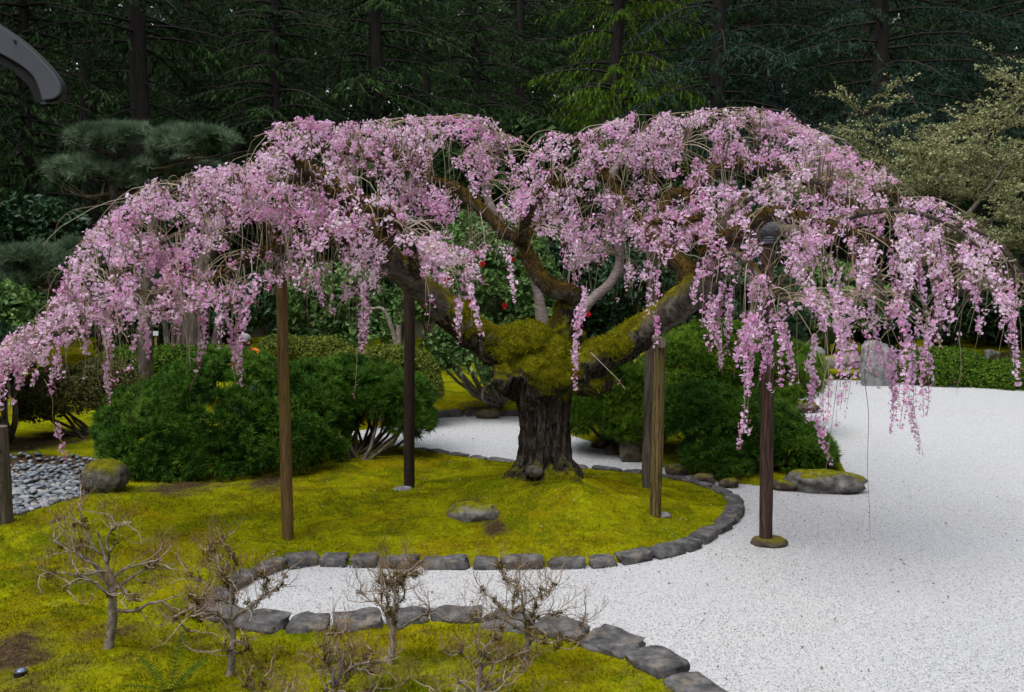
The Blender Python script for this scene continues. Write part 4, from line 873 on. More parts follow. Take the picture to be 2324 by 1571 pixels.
LIMBS = [  # photo column, row, distance from the trunk plane, radius in photo pixels
    ('limb', [(1175, 800, 0, 46), (1110, 775, -.05, 42), (1050, 735, -.12, 38), (1000, 692, -.22, 36), (945, 642, -.35, 33), (895, 600, -.55, 31), (868, 570, -.75, 26)]),
    ('limb_brown', [(900, 604, -.52, 29), (868, 570, -.75, 26), (830, 538, -1.0, 20), (785, 538, -1.25, 18), (720, 552, -1.5, 16), (640, 560, -1.8, 14), (560, 590, -2.0, 12), (480, 640, -2.1, 9), (420, 672, -2.2, 6)]),
    ('limb_brown', [(880, 580, -.65, 20), (882, 530, -.7, 18), (880, 495, -.75, 18), (858, 470, -.85, 17), (815, 458, -1.0, 15), (760, 446, -1.2, 14), (715, 420, -1.4, 12), (685, 385, -1.5, 9), (650, 350, -1.5, 6)]),
    ('limb_brown', [(900, 590, -.5, 16), (850, 500, 0, 13), (790, 430, .6, 11), (720, 385, 1.2, 9), (650, 365, 1.7, 6)]),
    ('limb', [(1290, 850, 0, 40), (1350, 815, -.1, 37), (1420, 778, -.25, 35), (1480, 737, -.42, 36), (1535, 695, -.62, 38), (1580, 655, -.82, 36), (1605, 615, -1.0, 32), (1615, 575, -1.2, 26)]),
    ('limb_brown', [(1607, 612, -1.02, 30), (1615, 575, -1.2, 26), (1640, 545, -1.45, 22), (1690, 530, -1.7, 19), (1740, 500, -1.85, 17), (1800, 498, -1.95, 16), (1870, 512, -2.0, 13), (1950, 545, -2.1, 9), (2040, 565, -2.1, 5)]),
    ('limb_brown', [(1575, 645, -.75, 26), (1545, 600, -.5, 24), (1505, 565, -.3, 21), (1480, 530, 0, 18), (1495, 485, .3, 17), (1550, 438, .5, 17), (1620, 397, .6, 15), (1690, 378, .6, 13), (1760, 385, .5, 12), (1840, 415, .3, 10), (1910, 470, .1, 7), (1990, 500, 0, 4)]),
    ('limb_brown', [(1262, 780, -.1, 31), (1275, 730, -.1, 27), (1292, 690, -.1, 24), (1296, 668, -.16, 22), (1262, 655, -.22, 20), (1230, 620, -.2, 18), (1210, 583, -.1, 16), (1180, 550, 0, 14), (1140, 525, 0, 12), (1105, 490, .1, 13), (1060, 450, .2, 12), (1020, 425, .3, 10), (960, 390, .5, 7), (900, 350, .6, 5)]),
    ('stem', [(1234, 760, .35, 14), (1225, 690, .4, 13), (1216, 640, .45, 12), (1205, 590, .5, 11), (1170, 545, .6, 10), (1130, 500, .7, 9), (1105, 430, .8, 8), (1125, 360, .9, 6), (1160, 315, 1.0, 4)]),
    ('stem', [(1285, 790, .2, 15), (1312, 720, .4, 13), (1345, 680, .5, 12), (1385, 640, .6, 11), (1405, 590, .7, 11), (1395, 500, .8, 10), (1380, 430, .8, 11), (1405, 370, .9, 8), (1445, 315, 1., 5)]),
    ('limb_brown', [(1480, 530, 0, 14), (1430, 470, .3, 12), (1370, 400, .6, 11), (1350, 350, .8, 7), (1300, 320, .9, 4)]),
    ('limb_brown', [(1495, 485, .3, 14), (1475, 430, .8, 11), (1500, 370, 1.2, 9), (1560, 320, 1.6, 5)]),
    ('limb_grey', [(1625, 555, -1.3, 14), (1655, 490, -1.2, 11), (1720, 435, -1.0, 10), (1800, 405, -.9, 8), (1880, 425, -.9, 5)]),
    ('limb_grey', [(1870, 512, -2, 10), (1960, 485, -1.9, 8), (2060, 480, -1.8, 6), (2150, 510, -1.7, 5), (2230, 565, -1.7, 3)]),
    ('limb_grey', [(715, 420, -1.4, 10), (640, 405, -1.5, 8), (560, 425, -1.6, 8), (500, 455, -1.6, 8), (430, 518, -1.7, 7), (370, 552, -1.8, 5), (300, 600, -1.8, 3)]),
    ('limb_grey', [(480, 640, -2.1, 7), (400, 660, -2.2, 6), (300, 670, -2.2, 6), (215, 690, -2.3, 6), (170, 738, -2.3, 6), (120, 760, -2.3, 5), (60, 752, -2.3, 3)]),
    ('limb_brown', [(945, 640, -.35, 14), (935, 560, -1.0, 11), (900, 500, -1.6, 9), (830, 480, -2.0, 6), (760, 500, -2.3, 4)]),
    ('limb_brown', [(1180, 550, 0, 12), (1200, 480, -.7, 10), (1235, 430, -1.3, 7), (1280, 420, -1.8, 4)]),
    ('limb_brown', [(1180, 550, 0, 11), (1240, 480, 1.0, 9), (1300, 420, 2.0, 6), (1350, 380, 2.8, 4)]),
    ('limb_brown', [(1020, 425, .3, 9), (900, 380, 1.2, 7), (780, 345, 2.0, 5), (680, 330, 2.4, 3)]),
    ('limb_grey', [(1690, 378, .6, 10), (1725, 325, .7, 7), (1770, 285, .7, 4)]),
    ('limb_grey', [(1615, 580, -1.2, 12), (1680, 580, -2.0, 9), (1730, 640, -2.4, 8), (1790, 690, -2.5, 5)]),
    ('limb_grey', [(1950, 545, -2.1, 8), (1985, 620, -2.3, 7), (2010, 700, -2.4, 6), (2020, 740, -2.4, 4)]),
    ('limb_brown', [(1550, 438, .5, 11), (1600, 480, -.6, 9), (1560, 500, -1.4, 6), (1480, 510, -2.0, 4)]),
    ('limb_grey', [(2150, 510, -1.7, 5), (2220, 525, -1.3, 4), (2290, 585, -1.2, 3), (2340, 670, -1.2, 2)]), ('limb_grey', [(2040, 565, -2.1, 5), (2130, 580, -2.2, 4), (2220, 630, -2.2, 3), (2290, 700, -2.2, 2)]), ('limb_grey', [(2060, 480, -1.8, 5), (2120, 470, -1.2, 4), (2200, 510, -.8, 3), (2270, 580, -.8, 2)]),
    ('limb_grey', [(560, 425, -1.6, 6), (480, 412, -1.5, 5), (400, 430, -1.5, 4), (320, 480, -1.5, 3), (250, 540, -1.5, 2)]), ('limb_grey', [(300, 670, -2.2, 5), (240, 620, -2.0, 4), (190, 630, -2.0, 3), (150, 690, -2.0, 2)]),
    ('limb_brown', [(1910, 470, .1, 6), (2000, 440, .8, 5), (2080, 470, 1.2, 3)]),
    ('limb_brown', [(640, 560, -1.8, 9), (600, 500, -1., 7), (520, 470, 0, 5), (430, 480, .6, 3)]),
]
M['limb_grey'] = mossy('cherry_limb_grey', [(.3, (.03, .025, .02)), (.5, (.10, .085, .075)), (.72, (.22, .20, .18))], MOSSB, (.3, .8), 16, (1, 1, 1), .8, .02)
nodes = []                     # points on the scaffold that carry flowering shoots
mossb = Geo(); mossg = Geo(); rngL = np.random.default_rng(31)
for kind, pts in LIMBS:
    n = len(pts)*6; P = smooth_path([W(x, y, YT+d) for x, y, d, r in pts], n); r = np.interp(np.linspace(0, len(pts)-1, n), range(len(pts)), [p[3]*PX(YT+p[2]) for p in pts])
    P = P+fbm(P, 3, 2, len(nodes))[:, None]*rngL.normal(0, 1, 3)*.03*np.clip(np.linspace(0, 3, n), 0, 1)[:, None]
    g = Geo(); k = 14 if r[0] > .1 else 9; V, f = tube(P, r, k, amp=.20, freq=7, seed=len(nodes)); g.add(V, f); c = len(V); g.add(np.vstack([V[-k:], P[-1]+(P[-1]-P[-2])*.5]), [[i, (i+1) % k, k] for i in range(k)])
    g.build('limb', M[kind], tree, True)
    Nn = unit(V-np.repeat(P, k, 0)); up = Nn[:, 2] > -.1
    if kind == 'limb_brown': fuzz(mossb, V[Nn[:, 2] > -.6], Nn[Nn[:, 2] > -.6], int(1100+5000*r.mean()*n/40), .045, rngL)
    elif kind == 'limb': up &= np.repeat(r > .06, k); fuzz(mossg, V[up], Nn[up], int(300+4200*r.mean()*n/60), .025, rngL)
    nodes += [(*P[i], r[i]) for i in range(n) if r[i] < .11]
mossb.build('limb_moss', M['mossfuzz_brown'], tree, kind='stuff'); mossg.build('limb_moss', M['mossfuzz'], tree, kind='stuff')
nodes = np.array(nodes); nx, ny = proj(nodes[:, :3])

TOP = [(-60, 800), (0, 790), (60, 740), (120, 690), (150, 610), (210, 510), (280, 465), (340, 410), (400, 395), (500, 380), (575, 365), (605, 290), (690, 268), (760, 275), (860, 275), (960, 262), (1100, 262), (1140, 300), (1180, 318), (1230, 300), (1290, 305), (1360, 290), (1440, 250), (1540, 262), (1620, 250), (1700, 243), (1790, 255), (1850, 300), (1910, 335), (2000, 380), (2050, 415), (2120, 455), (2190, 500), (2250, 550), (2323, 630), (2400, 690)]
DENSE = [(-60, 900), (0, 890), (60, 850), (130, 790), (200, 790), (260, 790), (330, 770), (400, 720), (450, 690), (520, 690), (580, 680), (640, 640), (720, 660), (800, 690), (860, 630), (920, 610), (980, 650), (1040, 660), (1080, 620), (1120, 560), (1160, 600), (1200, 550), (1260, 570), (1320, 650), (1400, 640), (1470, 640), (1540, 560), (1590, 690), (1650, 720), (1720, 770), (1800, 720), (1900, 730), (2000, 740), (2100, 730), (2200, 720), (2323, 740), (2400, 760)]
BOT = [(-60, 930), (0, 940), (50, 880), (110, 860), (150, 890), (200, 850), (240, 900), (320, 840), (340, 790), (440, 850), (480, 780), (540, 870), (580, 720), (640, 665), (720, 705), (820, 830), (860, 680), (950, 700), (1040, 780), (1080, 780), (1130, 580), (1160, 680), (1260, 600), (1310, 880), (1340, 700), (1420, 690), (1490, 790), (1560, 610), (1600, 775), (1690, 1010), (1740, 880), (1780, 890), (1830, 860), (1880, 1020), (1960, 830), (2040, 990), (2090, 1010), (2140, 790), (2230, 800), (2323, 900), (2400, 900)]
def env(L, x): L = np.array(L); return np.interp(x, L[:, 0], L[:, 1])
SIDE = [(-60, .7), (100, .8), (200, .92), (1500, .92), (1680, .8), (1800, .72), (2323, .6)]
CS = 14; GW, GH = 180, 100
cov = np.zeros((GW, GH)); gx = (np.arange(GW)+.5)*CS-80; gy = (np.arange(GH)+.5)*CS; XX, YY = np.meshgrid(gx, gy, indexing='ij')
t0, t1, t2 = env(TOP, XX), env(DENSE, XX), env(BOT, XX); sd_ = env(SIDE, XX)
def n2(ax, ay, seed): return vnoise(np.column_stack([XX.ravel()/ax, YY.ravel()/ay, np.zeros(XX.size)]), 1, seed).reshape(XX.shape)
lumpL = .68-.03*(XX < 600)+1.6*n2(62, 38, 5)+1.1*n2(26, 18, 8)
skew = (YY-500)*.22; sv = XX; XX = XX-skew*np.sign(XX-1160); lumpR = .20+1.7*n2(30, 95, 12)+.9*n2(22, 34, 14); XX = sv
wr = sstep(1560, 1700, XX)*sstep(380, 520, YY)+(sstep(560, 660, YY)*sstep(520, 600, XX)+sstep(690, 780, YY)*(1-sstep(520, 600, XX)))*(1-sstep(1560, 1700, XX)); lumpy = lumpL*(1-wr)+lumpR*wr
targ = np.where(YY < t0, 0, np.where(YY < t1, 1.0, np.where(YY < t2, .16, 0)))*sd_*np.clip(lumpy, 0, 1.3)
targ *= np.where((YY-t0) > .55*(t1-t0), np.clip(1.15-.7*((YY-t0)/(t1-t0+1)-.55)/.45, .45, 1.1), 1.1)
HOLE = [(790, 465, 42), (855, 490, 40), (870, 540, 45), (1100, 480, 45), (1180, 340, 38), (1140, 525, 45), (1500, 470, 40), (1560, 435, 38), (1625, 395, 38), (1540, 590, 52), (1600, 560, 42), (905, 590, 50), (1740, 520, 45), (1780, 390, 35), (1860, 430, 32), (1210, 590, 65), (520, 460, 25), (720, 430, 35), (1950, 540, 42), (640, 590, 28),
        (2000, 640, 35), (945, 640, 48), (1000, 690, 50), (1060, 735, 55), (1535, 695, 50), (1580, 655, 50), (1480, 730, 45), (1250, 650, 55), (1380, 410, 30), (1850, 620, 55), (1700, 600, 40), (2130, 640, 35), (1640, 640, 28), (1780, 640, 35)]
hole = np.ones_like(targ)
for hx, hy, hr in HOLE+[(640, 380, 30), (980, 400, 32), (900, 350, 28), (1300, 330, 32), (1450, 440, 34), (1690, 390, 36), (1340, 480, 30), (560, 600, 30), (430, 520, 26), (330, 680, 30), (1650, 300, 22), (1500, 330, 24), (1050, 330, 30), (760, 560, 30), (1130, 400, 40)]: hole *= 1-np.exp(-((XX-hx)**2+(YY-hy)**2)/(hr*hr))
targ *= hole
rng = np.random.default_rng(1234)
fl_p, fl_d, fl_t = [], [], []; bud_p, bud_d = [], []; twigs = Geo(); shoots = Geo()
AREA = CS*CS
def cell(x, y): return np.clip(((x+80)/CS).astype(int), 0, GW-1), np.clip((y/CS).astype(int), 0, GH-1)
FS = .0165                           # flower radius in metres
def strand(tx, ty, fringe=False, bare=False):
    """one weeping shoot: leaves the scaffold, arches over and hangs through the wanted spot"""
    dx, dy = np.abs(nx-tx), ty-ny
    score = dx+np.abs(dy-40)*.8+rng.uniform(0, 110, len(nx)); score[(dy < -60)] += 400
    i = int(np.argmin(score)); P0 = nodes[i, :3]+rng.normal(0, .02, 3); Y = P0[1]+rng.normal(0, .32)-(.25 if rng.random() < .5 else 0)
    Y = min(max(Y, 7.2), YT+4); P1 = W(tx, ty, Y); dist = np.linalg.norm(P1-P0)
    if dist > 2.0: return
    apex_y = max(env(TOP, tx)+rng.uniform(0, 14), ty-rng.uniform(10, 60)); top = W(tx+rng.normal(0, 8), apex_y, Y)
    mid = P0*.45+top*.55; mid[2] = max(mid[2], top[2]-.03)+.08*dist
    mx, my = proj(mid); lim = env(TOP, mx[0])
    if my[0] < lim: mid = W(mx[0], lim+2, mid[1])
    A = smooth_path([P0, mid, top], 9)
    out = unit(np.array([top[0]-P0[0], top[1]-P0[1], 0])+1e-6)
    hang = rng.uniform(.25, .7) if not fringe else rng.uniform(.7, 1.5)
    if not fringe: out = unit(out+rng.normal(0, .7, 3)*[1, 1, 0])
    grav = .32 if fringe else rng.uniform(.08, .22)
    n = int(hang/.075)+3; d = unit(out*.9+np.array([0, 0, -.35 if fringe else rng.uniform(-.3, .15)])); Q = [A[-1]]; bot = env(BOT, tx)+rng.uniform(-60, 8)
    for j in range(n):
        d = unit(d*.8+np.array([0, 0, -grav])+rng.normal(0, .08, 3)); q = Q[-1]+d*.075
        px, py = proj(q)
        if py[0] > env(BOT, px[0])+rng.uniform(-25, 6): break
        Q.append(q)
    if len(Q) < 2: return
    P = np.vstack([A[::2], Q[1::2] if len(Q) % 2 == 0 else np.vstack([Q[1::2], Q[-1:]])]); r = np.interp(np.linspace(0, 1, len(P)), [0, .4, 1], [min(.007, nodes[i, 3]*.6+.002), .0034, .0019])
    if bare:
        twigs.add(*tube(P, r*.85, 3), rng.uniform(.4, 1)); return
    # flower clusters at short spurs
    L = np.concatenate([[0], np.cumsum(np.linalg.norm(np.diff(P, axis=0), axis=1))]); s0 = L[4]*rng.uniform(.3, .8); s = np.arange(s0, L[-1], .022); s = s+rng.normal(0, .006, len(s))
    C = np.column_stack([np.interp(s, L, P[:, k]) for k in range(3)]); px, py = proj(C); ix, iy = cell(px, py)
    cl = vnoise(C, 5.5, 6)+.25 if len(C) else []; n0 = len(fl_p); last = 0
    for c, a, b, ss in zip(C, ix, iy, s):
        if py_top(c) : continue
        want = targ[a, b]-cov[a, b]
        if want <= 0 and rng.random() > .06: continue
        if targ[a, b] < .10: continue
        if not fringe and cl[int((ss-s0)/.022) % len(cl)] < 0: continue
        tip = (ss-s0)/(L[-1]-s0+1e-6)
        m = (rng.integers(6, 12) if not fringe else rng.integers(4, 8)) if tip < .8 else rng.integers(2, 4)
        off = unit(rng.normal(0, 1, (m, 3))+np.array([0, 0, -.35])); p = c+off*rng.uniform(.018, .034 if fringe else .060, (m, 1))
        for q, o_ in zip(p, off):
            if rng.random() < (.05 if tip < .75 else .4): bud_p.append(q); bud_d.append(o_)
            else:
                fl_p.append(q); fl_d.append(o_)
        last = max(last, ss); rpx = FS/PX(c[1]); cov[a, b] += m*rpx*rpx*1.25/AREA
    got = len(fl_p)-n0
    if got < 6 and rng.random() > .04: return
    k = max(3, int(np.searchsorted(L, last+.05))+1); (shoots if dist > .5 and rng.random() < .5 else twigs).add(*tube(P[:k], r[:k], 3), rng.random())
def py_top(c):
    x, y = proj(c); return y[0] < env(TOP, x[0])-8+16*math.sin(x[0]*.071+2.3*math.sin(x[0]*.023))*(.5+.5*math.sin(x[0]*.19))
tries = 0
for it in range(42):
    deficit = np.clip(targ-cov, 0, None)*(YY < t1+10); w = deficit.ravel()
    if w.sum() < 25: break
    for k in rng.choice(len(w), 60, p=w/w.sum()):
        a, b = divmod(k, GH); strand(gx[a]+rng.uniform(-7, 7), gy[b]+rng.uniform(-7, 7))
for k in rng.choice(targ.size, 330, p=(targ/targ.sum()).ravel()):
    a, b = divmod(k, GH); strand(gx[a], gy[b], rng.random() < .5, True)
# loose hanging fringe below the crown
FR = [(20, 760), (60, 770), (110, 760), (150, 740), (200, 740), (240, 760), (300, 740), (320, 730), (440, 680), (470, 690), (530, 660), (545, 690), (600, 640), (640, 600), (715, 620), (815, 650), (825, 640), (860, 600), (960, 620), (1040, 640), (1075, 650), (1160, 570), (1310, 640), (1330, 620), (1490, 620), (1420, 600), (1590, 660), (1610, 680), (1640, 660), (1690, 700), (1700, 680), (1745, 700), (1780, 710), (1830, 700), (1870, 720), (1880, 740), (1960, 700), (2020, 720), (2040, 730), (2085, 720), (2140, 690), (2200, 700), (2240, 700), (2310, 720), (2000, 690), (1930, 690), (2290, 680)]
targ2 = targ.copy(); targ = np.where((YY >= t1-30) & (YY < t2), np.clip(lumpR+.45, 0, 1.0)*hole, targ)
for x, y in FR:
    for _ in range(2): strand(x+rng.normal(0, 5), y+rng.uniform(-40, 20), True)
def long_strand(x0, y0, x1, y1, dY=-1.7, dens=1.0):
    """a long flowering shoot hanging clear of the crown"""
    Y = YT+dY; m = 9; t = np.linspace(0, 1, m); ex = x0+(x1-x0)*t**1.3+np.cumsum(rng.normal(0, 2.2, m)); P = np.array([W(a, y0+(y1-y0)*u, Y-.1*u) for a, u in zip(ex, t)])
    twigs.add(*tube(P, np.linspace(.003, .0012, m), 3), rng.random()); L = np.linalg.norm(P[-1]-P[0]); n = int(L/.018)
    on = vnoise(np.column_stack([np.arange(n)*.11, np.full(n, x0*.37), np.zeros(n)]), 1, 3)
    for i in range(n):
        u = i/n; c = np.array([np.interp(u, t, P[:, k]) for k in range(3)])
        if on[i] < -.25-.2*dens or rng.random() > dens*1.1: continue
        fat = math.sin(math.pi*min(1, .18+u*.82))**.6; q = rng.integers(3, 7) if u < .8 else rng.integers(1, 4); off = unit(rng.normal(0, 1, (q, 3))+[0, 0, -.4])
        for o_ in off:
            p = c+o_*rng.uniform(.012, .018+.024*fat)
            if rng.random() < (.08 if u < .7 else .45): bud_p.append(p); bud_d.append(o_)
            else: fl_p.append(p); fl_d.append(o_)
for a in [(1700, 800, 1685, 1025), (1735, 740, 1725, 880), (1752, 760, 1762, 900), (1640, 640, 1590, 775), (1610, 690, 1640, 770), (1830, 800, 1860, 880), (1835, 870, 1885, 1055), (1850, 760, 1835, 960), (2030, 790, 2020, 985), (2040, 800, 2092, 1030), (1995, 780, 2055, 930), (1700, 690, 1690, 800), (1770, 690, 1800, 860), (1900, 650, 1910, 800), (1960, 600, 1985, 760),
          (2120, 600, 2150, 760), (2080, 560, 2110, 740), (2225, 720, 2222, 810), (2290, 640, 2318, 880), (2200, 590, 2230, 720), (1310, 690, 1303, 885), (1335, 640, 1320, 760), (1490, 640, 1488, 790), (1035, 660, 1045, 780), (1070, 650, 1085, 770), (825, 640, 815, 800), (850, 620, 845, 700), (545, 700, 540, 880), (465, 720, 438, 850), (515, 700, 530, 830),
          (640, 600, 655, 660), (715, 620, 720, 700), (320, 720, 325, 820), (250, 740, 240, 920), (195, 740, 190, 860), (140, 760, 122, 900), (60, 760, 15, 930), (95, 780, 70, 880), (40, 780, 40, 870), (0, 790, 5, 910), (1150, 560, 1160, 690), (960, 620, 985, 700), (1590, 600, 1575, 690), (1660, 620, 1665, 760), (130, 960, 160, 1045, -1.7, .5)]: long_strand(*a)
# bare whips that arch out of the crown, and a few that hang almost to the ground
def whip(pts, Y, r=.004):
    P = smooth_path([W(x, y, Y+d) for x, y, d in pts], 26); twigs.add(*tube(P, np.linspace(r, .0012, 26), 3), rng.random())
    for c in P[16:]:
        if rng.random() < .45: bud_p.append(c+rng.normal(0, .012, 3)); bud_d.append(unit(rng.normal(0, 1, 3)))
for pts in [[(420, 440, 0), (300, 455, 0), (215, 468, 0), (160, 480, 0), (130, 510, -.05), (124, 560, -.1), (122, 640, -.1)], [(1975, 760, 0), (1962, 850, 0), (1970, 940, 0), (1968, 1060, 0), (1972, 1150, 0), (1974, 1225, 0)],
            [(2020, 740, 0), (2045, 800, 0), (2060, 880, 0), (2080, 960, 0), (2095, 1040, 0)], [(1900, 860, .3), (1890, 940, .3), (1880, 1020, .3), (1872, 1080, .3)], [(1340, 800, -1.), (1370, 830, -1.), (1400, 860, -1.), (1420, 885, -1.)],
            [(100, 860, 0), (118, 900, 0), (122, 960, 0), (150, 1020, 0), (165, 1050, 0)], [(300, 830, 0), (315, 870, 0), (300, 930, 0), (290, 955, 0)], [(705, 560, 0), (722, 620, 0), (712, 720, 0)], [(690, 600, 0), (696, 680, 0), (700, 750, 0)], [(960, 600, -.4), (975, 690, -.4), (968, 760, -.4)],
            [(810, 790, 0), (808, 850, 0), (802, 905, 0)], [(430, 810, 0), (450, 830, 0), (432, 880, 0)], [(2175, 760, 0), (2180, 830, 0), (2168, 900, 0)], [(1925, 760, 0), (1930, 860, 0), (1915, 950, 0)],
            [(600, 330, .5), (640, 290, .5), (700, 275, .5), (740, 300, .5)], [(820, 330, 0), (860, 285, 0), (900, 280, 0), (930, 310, 0)], [(1180, 340, 0), (1220, 300, 0), (1270, 300, 0), (1310, 330, 0)], [(1300, 320, .3), (1330, 290, .3), (1380, 280, .3), (1440, 262, .3), (1500, 262, .3)],
            [(1600, 300, 0), (1660, 262, 0), (1740, 248, 0), (1800, 262, 0), (1840, 300, 0)], [(1850, 330, 0), (1920, 335, 0), (2000, 370, 0), (2060, 420, 0)], [(2040, 450, 0), (2120, 450, 0), (2200, 490, 0), (2260, 560, 0), (2300, 640, 0)], [(2100, 520, 0), (2200, 500, 0), (2280, 560, 0), (2330, 640, 0)], [(1610, 290, 0), (1612, 262, 0), (1608, 235, 0)],
            [(130, 700, 0), (110, 690, 0), (80, 720, 0), (60, 790, 0)], [(420, 520, -.2), (330, 560, -.2), (270, 610, -.2), (210, 690, -.2)], [(560, 380, 0), (500, 395, 0), (430, 430, 0), (350, 500, 0)]]:
    whip(pts, YT-1.6)
fl_p = np.array(fl_p); fl_d = np.array(fl_d)
def flower():
    v = [[0, 0, -.25]]; f = []
    for i in range(5):
        a = i*2*math.pi/5; c, s = math.cos(a), math.sin(a); q = [(.55, -.36, .05), (1.0, 0, .10), (.55, .36, .05)]
        b = len(v)
        for x, y, z in q: v.append([x*c-y*s, x*s+y*c, z])
        f += [[0, b, b+1], [0, b+1, b+2]]
    return np.array(v), np.array(f)
FV, FF = flower(); near = np.argsort(fl_p[:, 1]); px, py = proj(fl_p); order = near[(py[near] < 1000) & (px[near] > 0) & (px[near] < 2323)]
solo = order[:300]; rest = np.setdiff1d(np.arange(len(fl_p)), solo)
n = len(rest); R = frames(unit(fl_d[rest]+rng.normal(0, .45, (n, 3))), rng); v, f = inst(FV, FF, fl_p[rest], R, FS*rng.uniform(.8, 1.2, n))
tone = np.clip(.58+.42*vnoise(fl_p, 2.4, 3)+.22*vnoise(fl_p, 7, 5)+rng.normal(0, .11, len(fl_p)), 0, 1)
bl = Geo(); cv = np.tile(np.array([-.25]+[0, .05, 0]*5), n); bl.add(v, f, np.clip(np.repeat(tone[rest], len(FV))+cv, 0, 1)); bl.build('blossoms', M['petal'], tree, kind='stuff')
ms = []
for i in range(5):
    g = Geo(); g.add(FV, FF, np.clip(np.array([-.25]+[0, .05, 0]*5)+.3+.1*i, 0, 1)); ms.append(g.mesh('blossom', M['petal']))
for j, i in enumerate(solo):
    o = bpy.data.objects.new('blossom', ms[j % 5]); COL.objects.link(o); o.parent = tree; o.matrix_parent_inverse = parent_inv(tree); o.location = fl_p[i]; s = FS*rng.uniform(.85, 1.15); o.scale = (s, s, s)
    o.rotation_euler = Vector(unit(fl_d[i]+rng.normal(0, .45, 3))).to_track_quat('Z', 'Y').to_euler()
bud_p = np.array(bud_p); bud_d = np.array(bud_d); n = len(bud_p)
v, f = inst(np.array([[0, 0, -1.2], [.6, 0, 0], [-.3, .5, 0], [-.3, -.5, 0], [0, 0, 1.3]]), [[0, 1, 2], [0, 2, 3], [0, 3, 1], [4, 2, 1], [4, 3, 2], [4, 1, 3]], bud_p, frames(bud_d, rng), .0085); g = Geo(); g.add(v, f, np.repeat(rng.random(n), 5)); g.build('buds', M['bud'], tree, kind='stuff')
n = len(fl_p); k = rng.permutation(n)[:n//8]; v, f = inst(np.array([[-.06, 0, 0], [.06, 0, 0], [0, 0, -1.2]]), [[0, 1, 2]], fl_p[k], frames(fl_d[k], rng), .035); g = Geo(); g.add(v, f, np.repeat(rng.random(len(k)), 3)); g.build('flower_stalks', M['pedicel'], tree, kind='stuff')
twigs.build('hanging_twigs', M['twig'], tree, kind='stuff')
if shoots.v: shoots.build('arching_shoots', M['twig'], tree, kind='stuff')
print('FLOWERS', len(fl_p), 'BUDS', len(bud_p), 'deficit', np.clip(targ2-cov, 0, None).sum(), 'target', targ2.sum())

# ------------------------------------------------------------------ supports of the cherry
def pole(name, geo_parent, base, top, r0, r1, mat, seed=0, k=14):
    rng = np.random.default_rng(seed); P = np.linspace(base, top, 22)
    P = P+np.column_stack([.006*vnoise(P, 2.5, seed), .006*vnoise(P, 2.5, seed+1), np.zeros(22)]); g = Geo(); capped(g, P, np.linspace(r0, r1, 22), k, .5, amp=.04, freq=4, seed=seed)
    return g.build(name, M[mat], geo_parent, True)
def lash(parent, c, axis, R, n=5, r=.013, pitch=.022):
    axis = unit(np.asarray(axis, float)); a = np.cross(axis, [0, 0, 1]) if abs(axis[2]) < .9 else np.array([1., 0, 0]); a = unit(a); b = np.cross(axis, a); th = np.linspace(0, n*2*math.pi, n*14)
    P = c+np.cos(th)[:, None]*a*R+np.sin(th)[:, None]*b*R+axis*((th/(2*math.pi)-n/2)*pitch)[:, None]; g = Geo(); capped(g, P, r, 6); return g.build('rope_lashing', M['rope'], parent, True)
def support(label, foot_px, zf, top_px, wpx, mat, beam=None, seed=0):
    b = G(*foot_px, zf); Y = b[1]; b = b-[0, 0, .06]; t_ = W(*top_px, Y); t = thing('support_post', label, 'post', (b[0], b[1], zf), 'poles propping the cherry limbs')
    r = wpx/2*PX(Y); pole('pole', t, b, t_, r*1.03, r*.97, mat, seed)
    if beam:
        c = t_+np.array([0, 0, r*.8]); d = unit(np.array(beam[0], float)); L = beam[1]; o = pole('crossbeam', t, c-d*L*beam[2], c+d*L*(1-beam[2]), r*beam[3], r*beam[3]*.98, beam[4], seed+9)
        if d[1] < .9:
            lash(t, c, d, r*beam[3]+.012, 6); lash(t, c-d*.10, d, r*beam[3]+.012, 4); lash(t, c-np.array([0, 0, r*1.5]), (0, 0, 1), r*1.06, 3)
    return t, b
def foot_stone(label, px, zf, w, h, mat='rock_grey', seed=0, dx=0):
    p = G(*px, zf); k = PX(p[1]); v, f = gridcube(5); s = unit(v); v = v*.15+s*.85; v = v*(1+.10*fbm(v, 1.3, 2, seed)[:, None])*np.array([w*k/2, w*k*.42, h*k/2])
    g = Geo(); g.add(v, f); o = link('foot_stone', g.mesh('foot_stone', M[mat], True)); o.location = (p[0]+dx*k, p[1], zf); tag(o, label, 'stone', 'stones under the support poles')
support('tan weathered pole with green stain standing on the lawn before the big pine', (652, 1226), gz(*G(652, 1226, .12)[:2]), (637, 588), 27, 'wood_tan', ((1, .15, 0), .42, .5, .8, 'wood_grey'), 1)
support('dark round pole under the mossy left limb of the cherry', (928, 1106), gz(*G(928, 1106, .13)[:2]), (929, 520), 25, 'wood_dark', ((1, 0, 0), .5, .5, .9, 'wood_dark'), 2)
support('taller grey-brown pole of the pair under the right cherry limb', (1468, 1106), gz(*G(1468, 1106, .13)[:2]), (1481, 560), 25, 'wood_grey', None, 3)
support('short swirl-grained pole of the pair with a round beam end on top', (1487, 1170), gz(*G(1487, 1170, .13)[:2]), (1497, 786), 27, 'wood_swirl', ((.0, 1, 0), 1.15, .12, .85, 'wood_grey'), 4)
support('red-brown deeply grained pole standing on a stone in the gravel', (1738, 1222), .05, (1741, 536), 30, 'wood_brown', ((1, 0, 0), .55, .5, .95, 'wood_grey'), 5)
foot_stone('oval mossy foot stone under the red-brown pole in the gravel', (1744, 1230), .015, 84, 26, 'foot_moss' if 'foot_moss' in M else 'rock_brown', 2)
foot_stone('pale flat foot stone beside the dark round pole', (920, 1110), gz(*G(920, 1110, .13)[:2]), 46, 12, 'rock_grey', 3, -6)
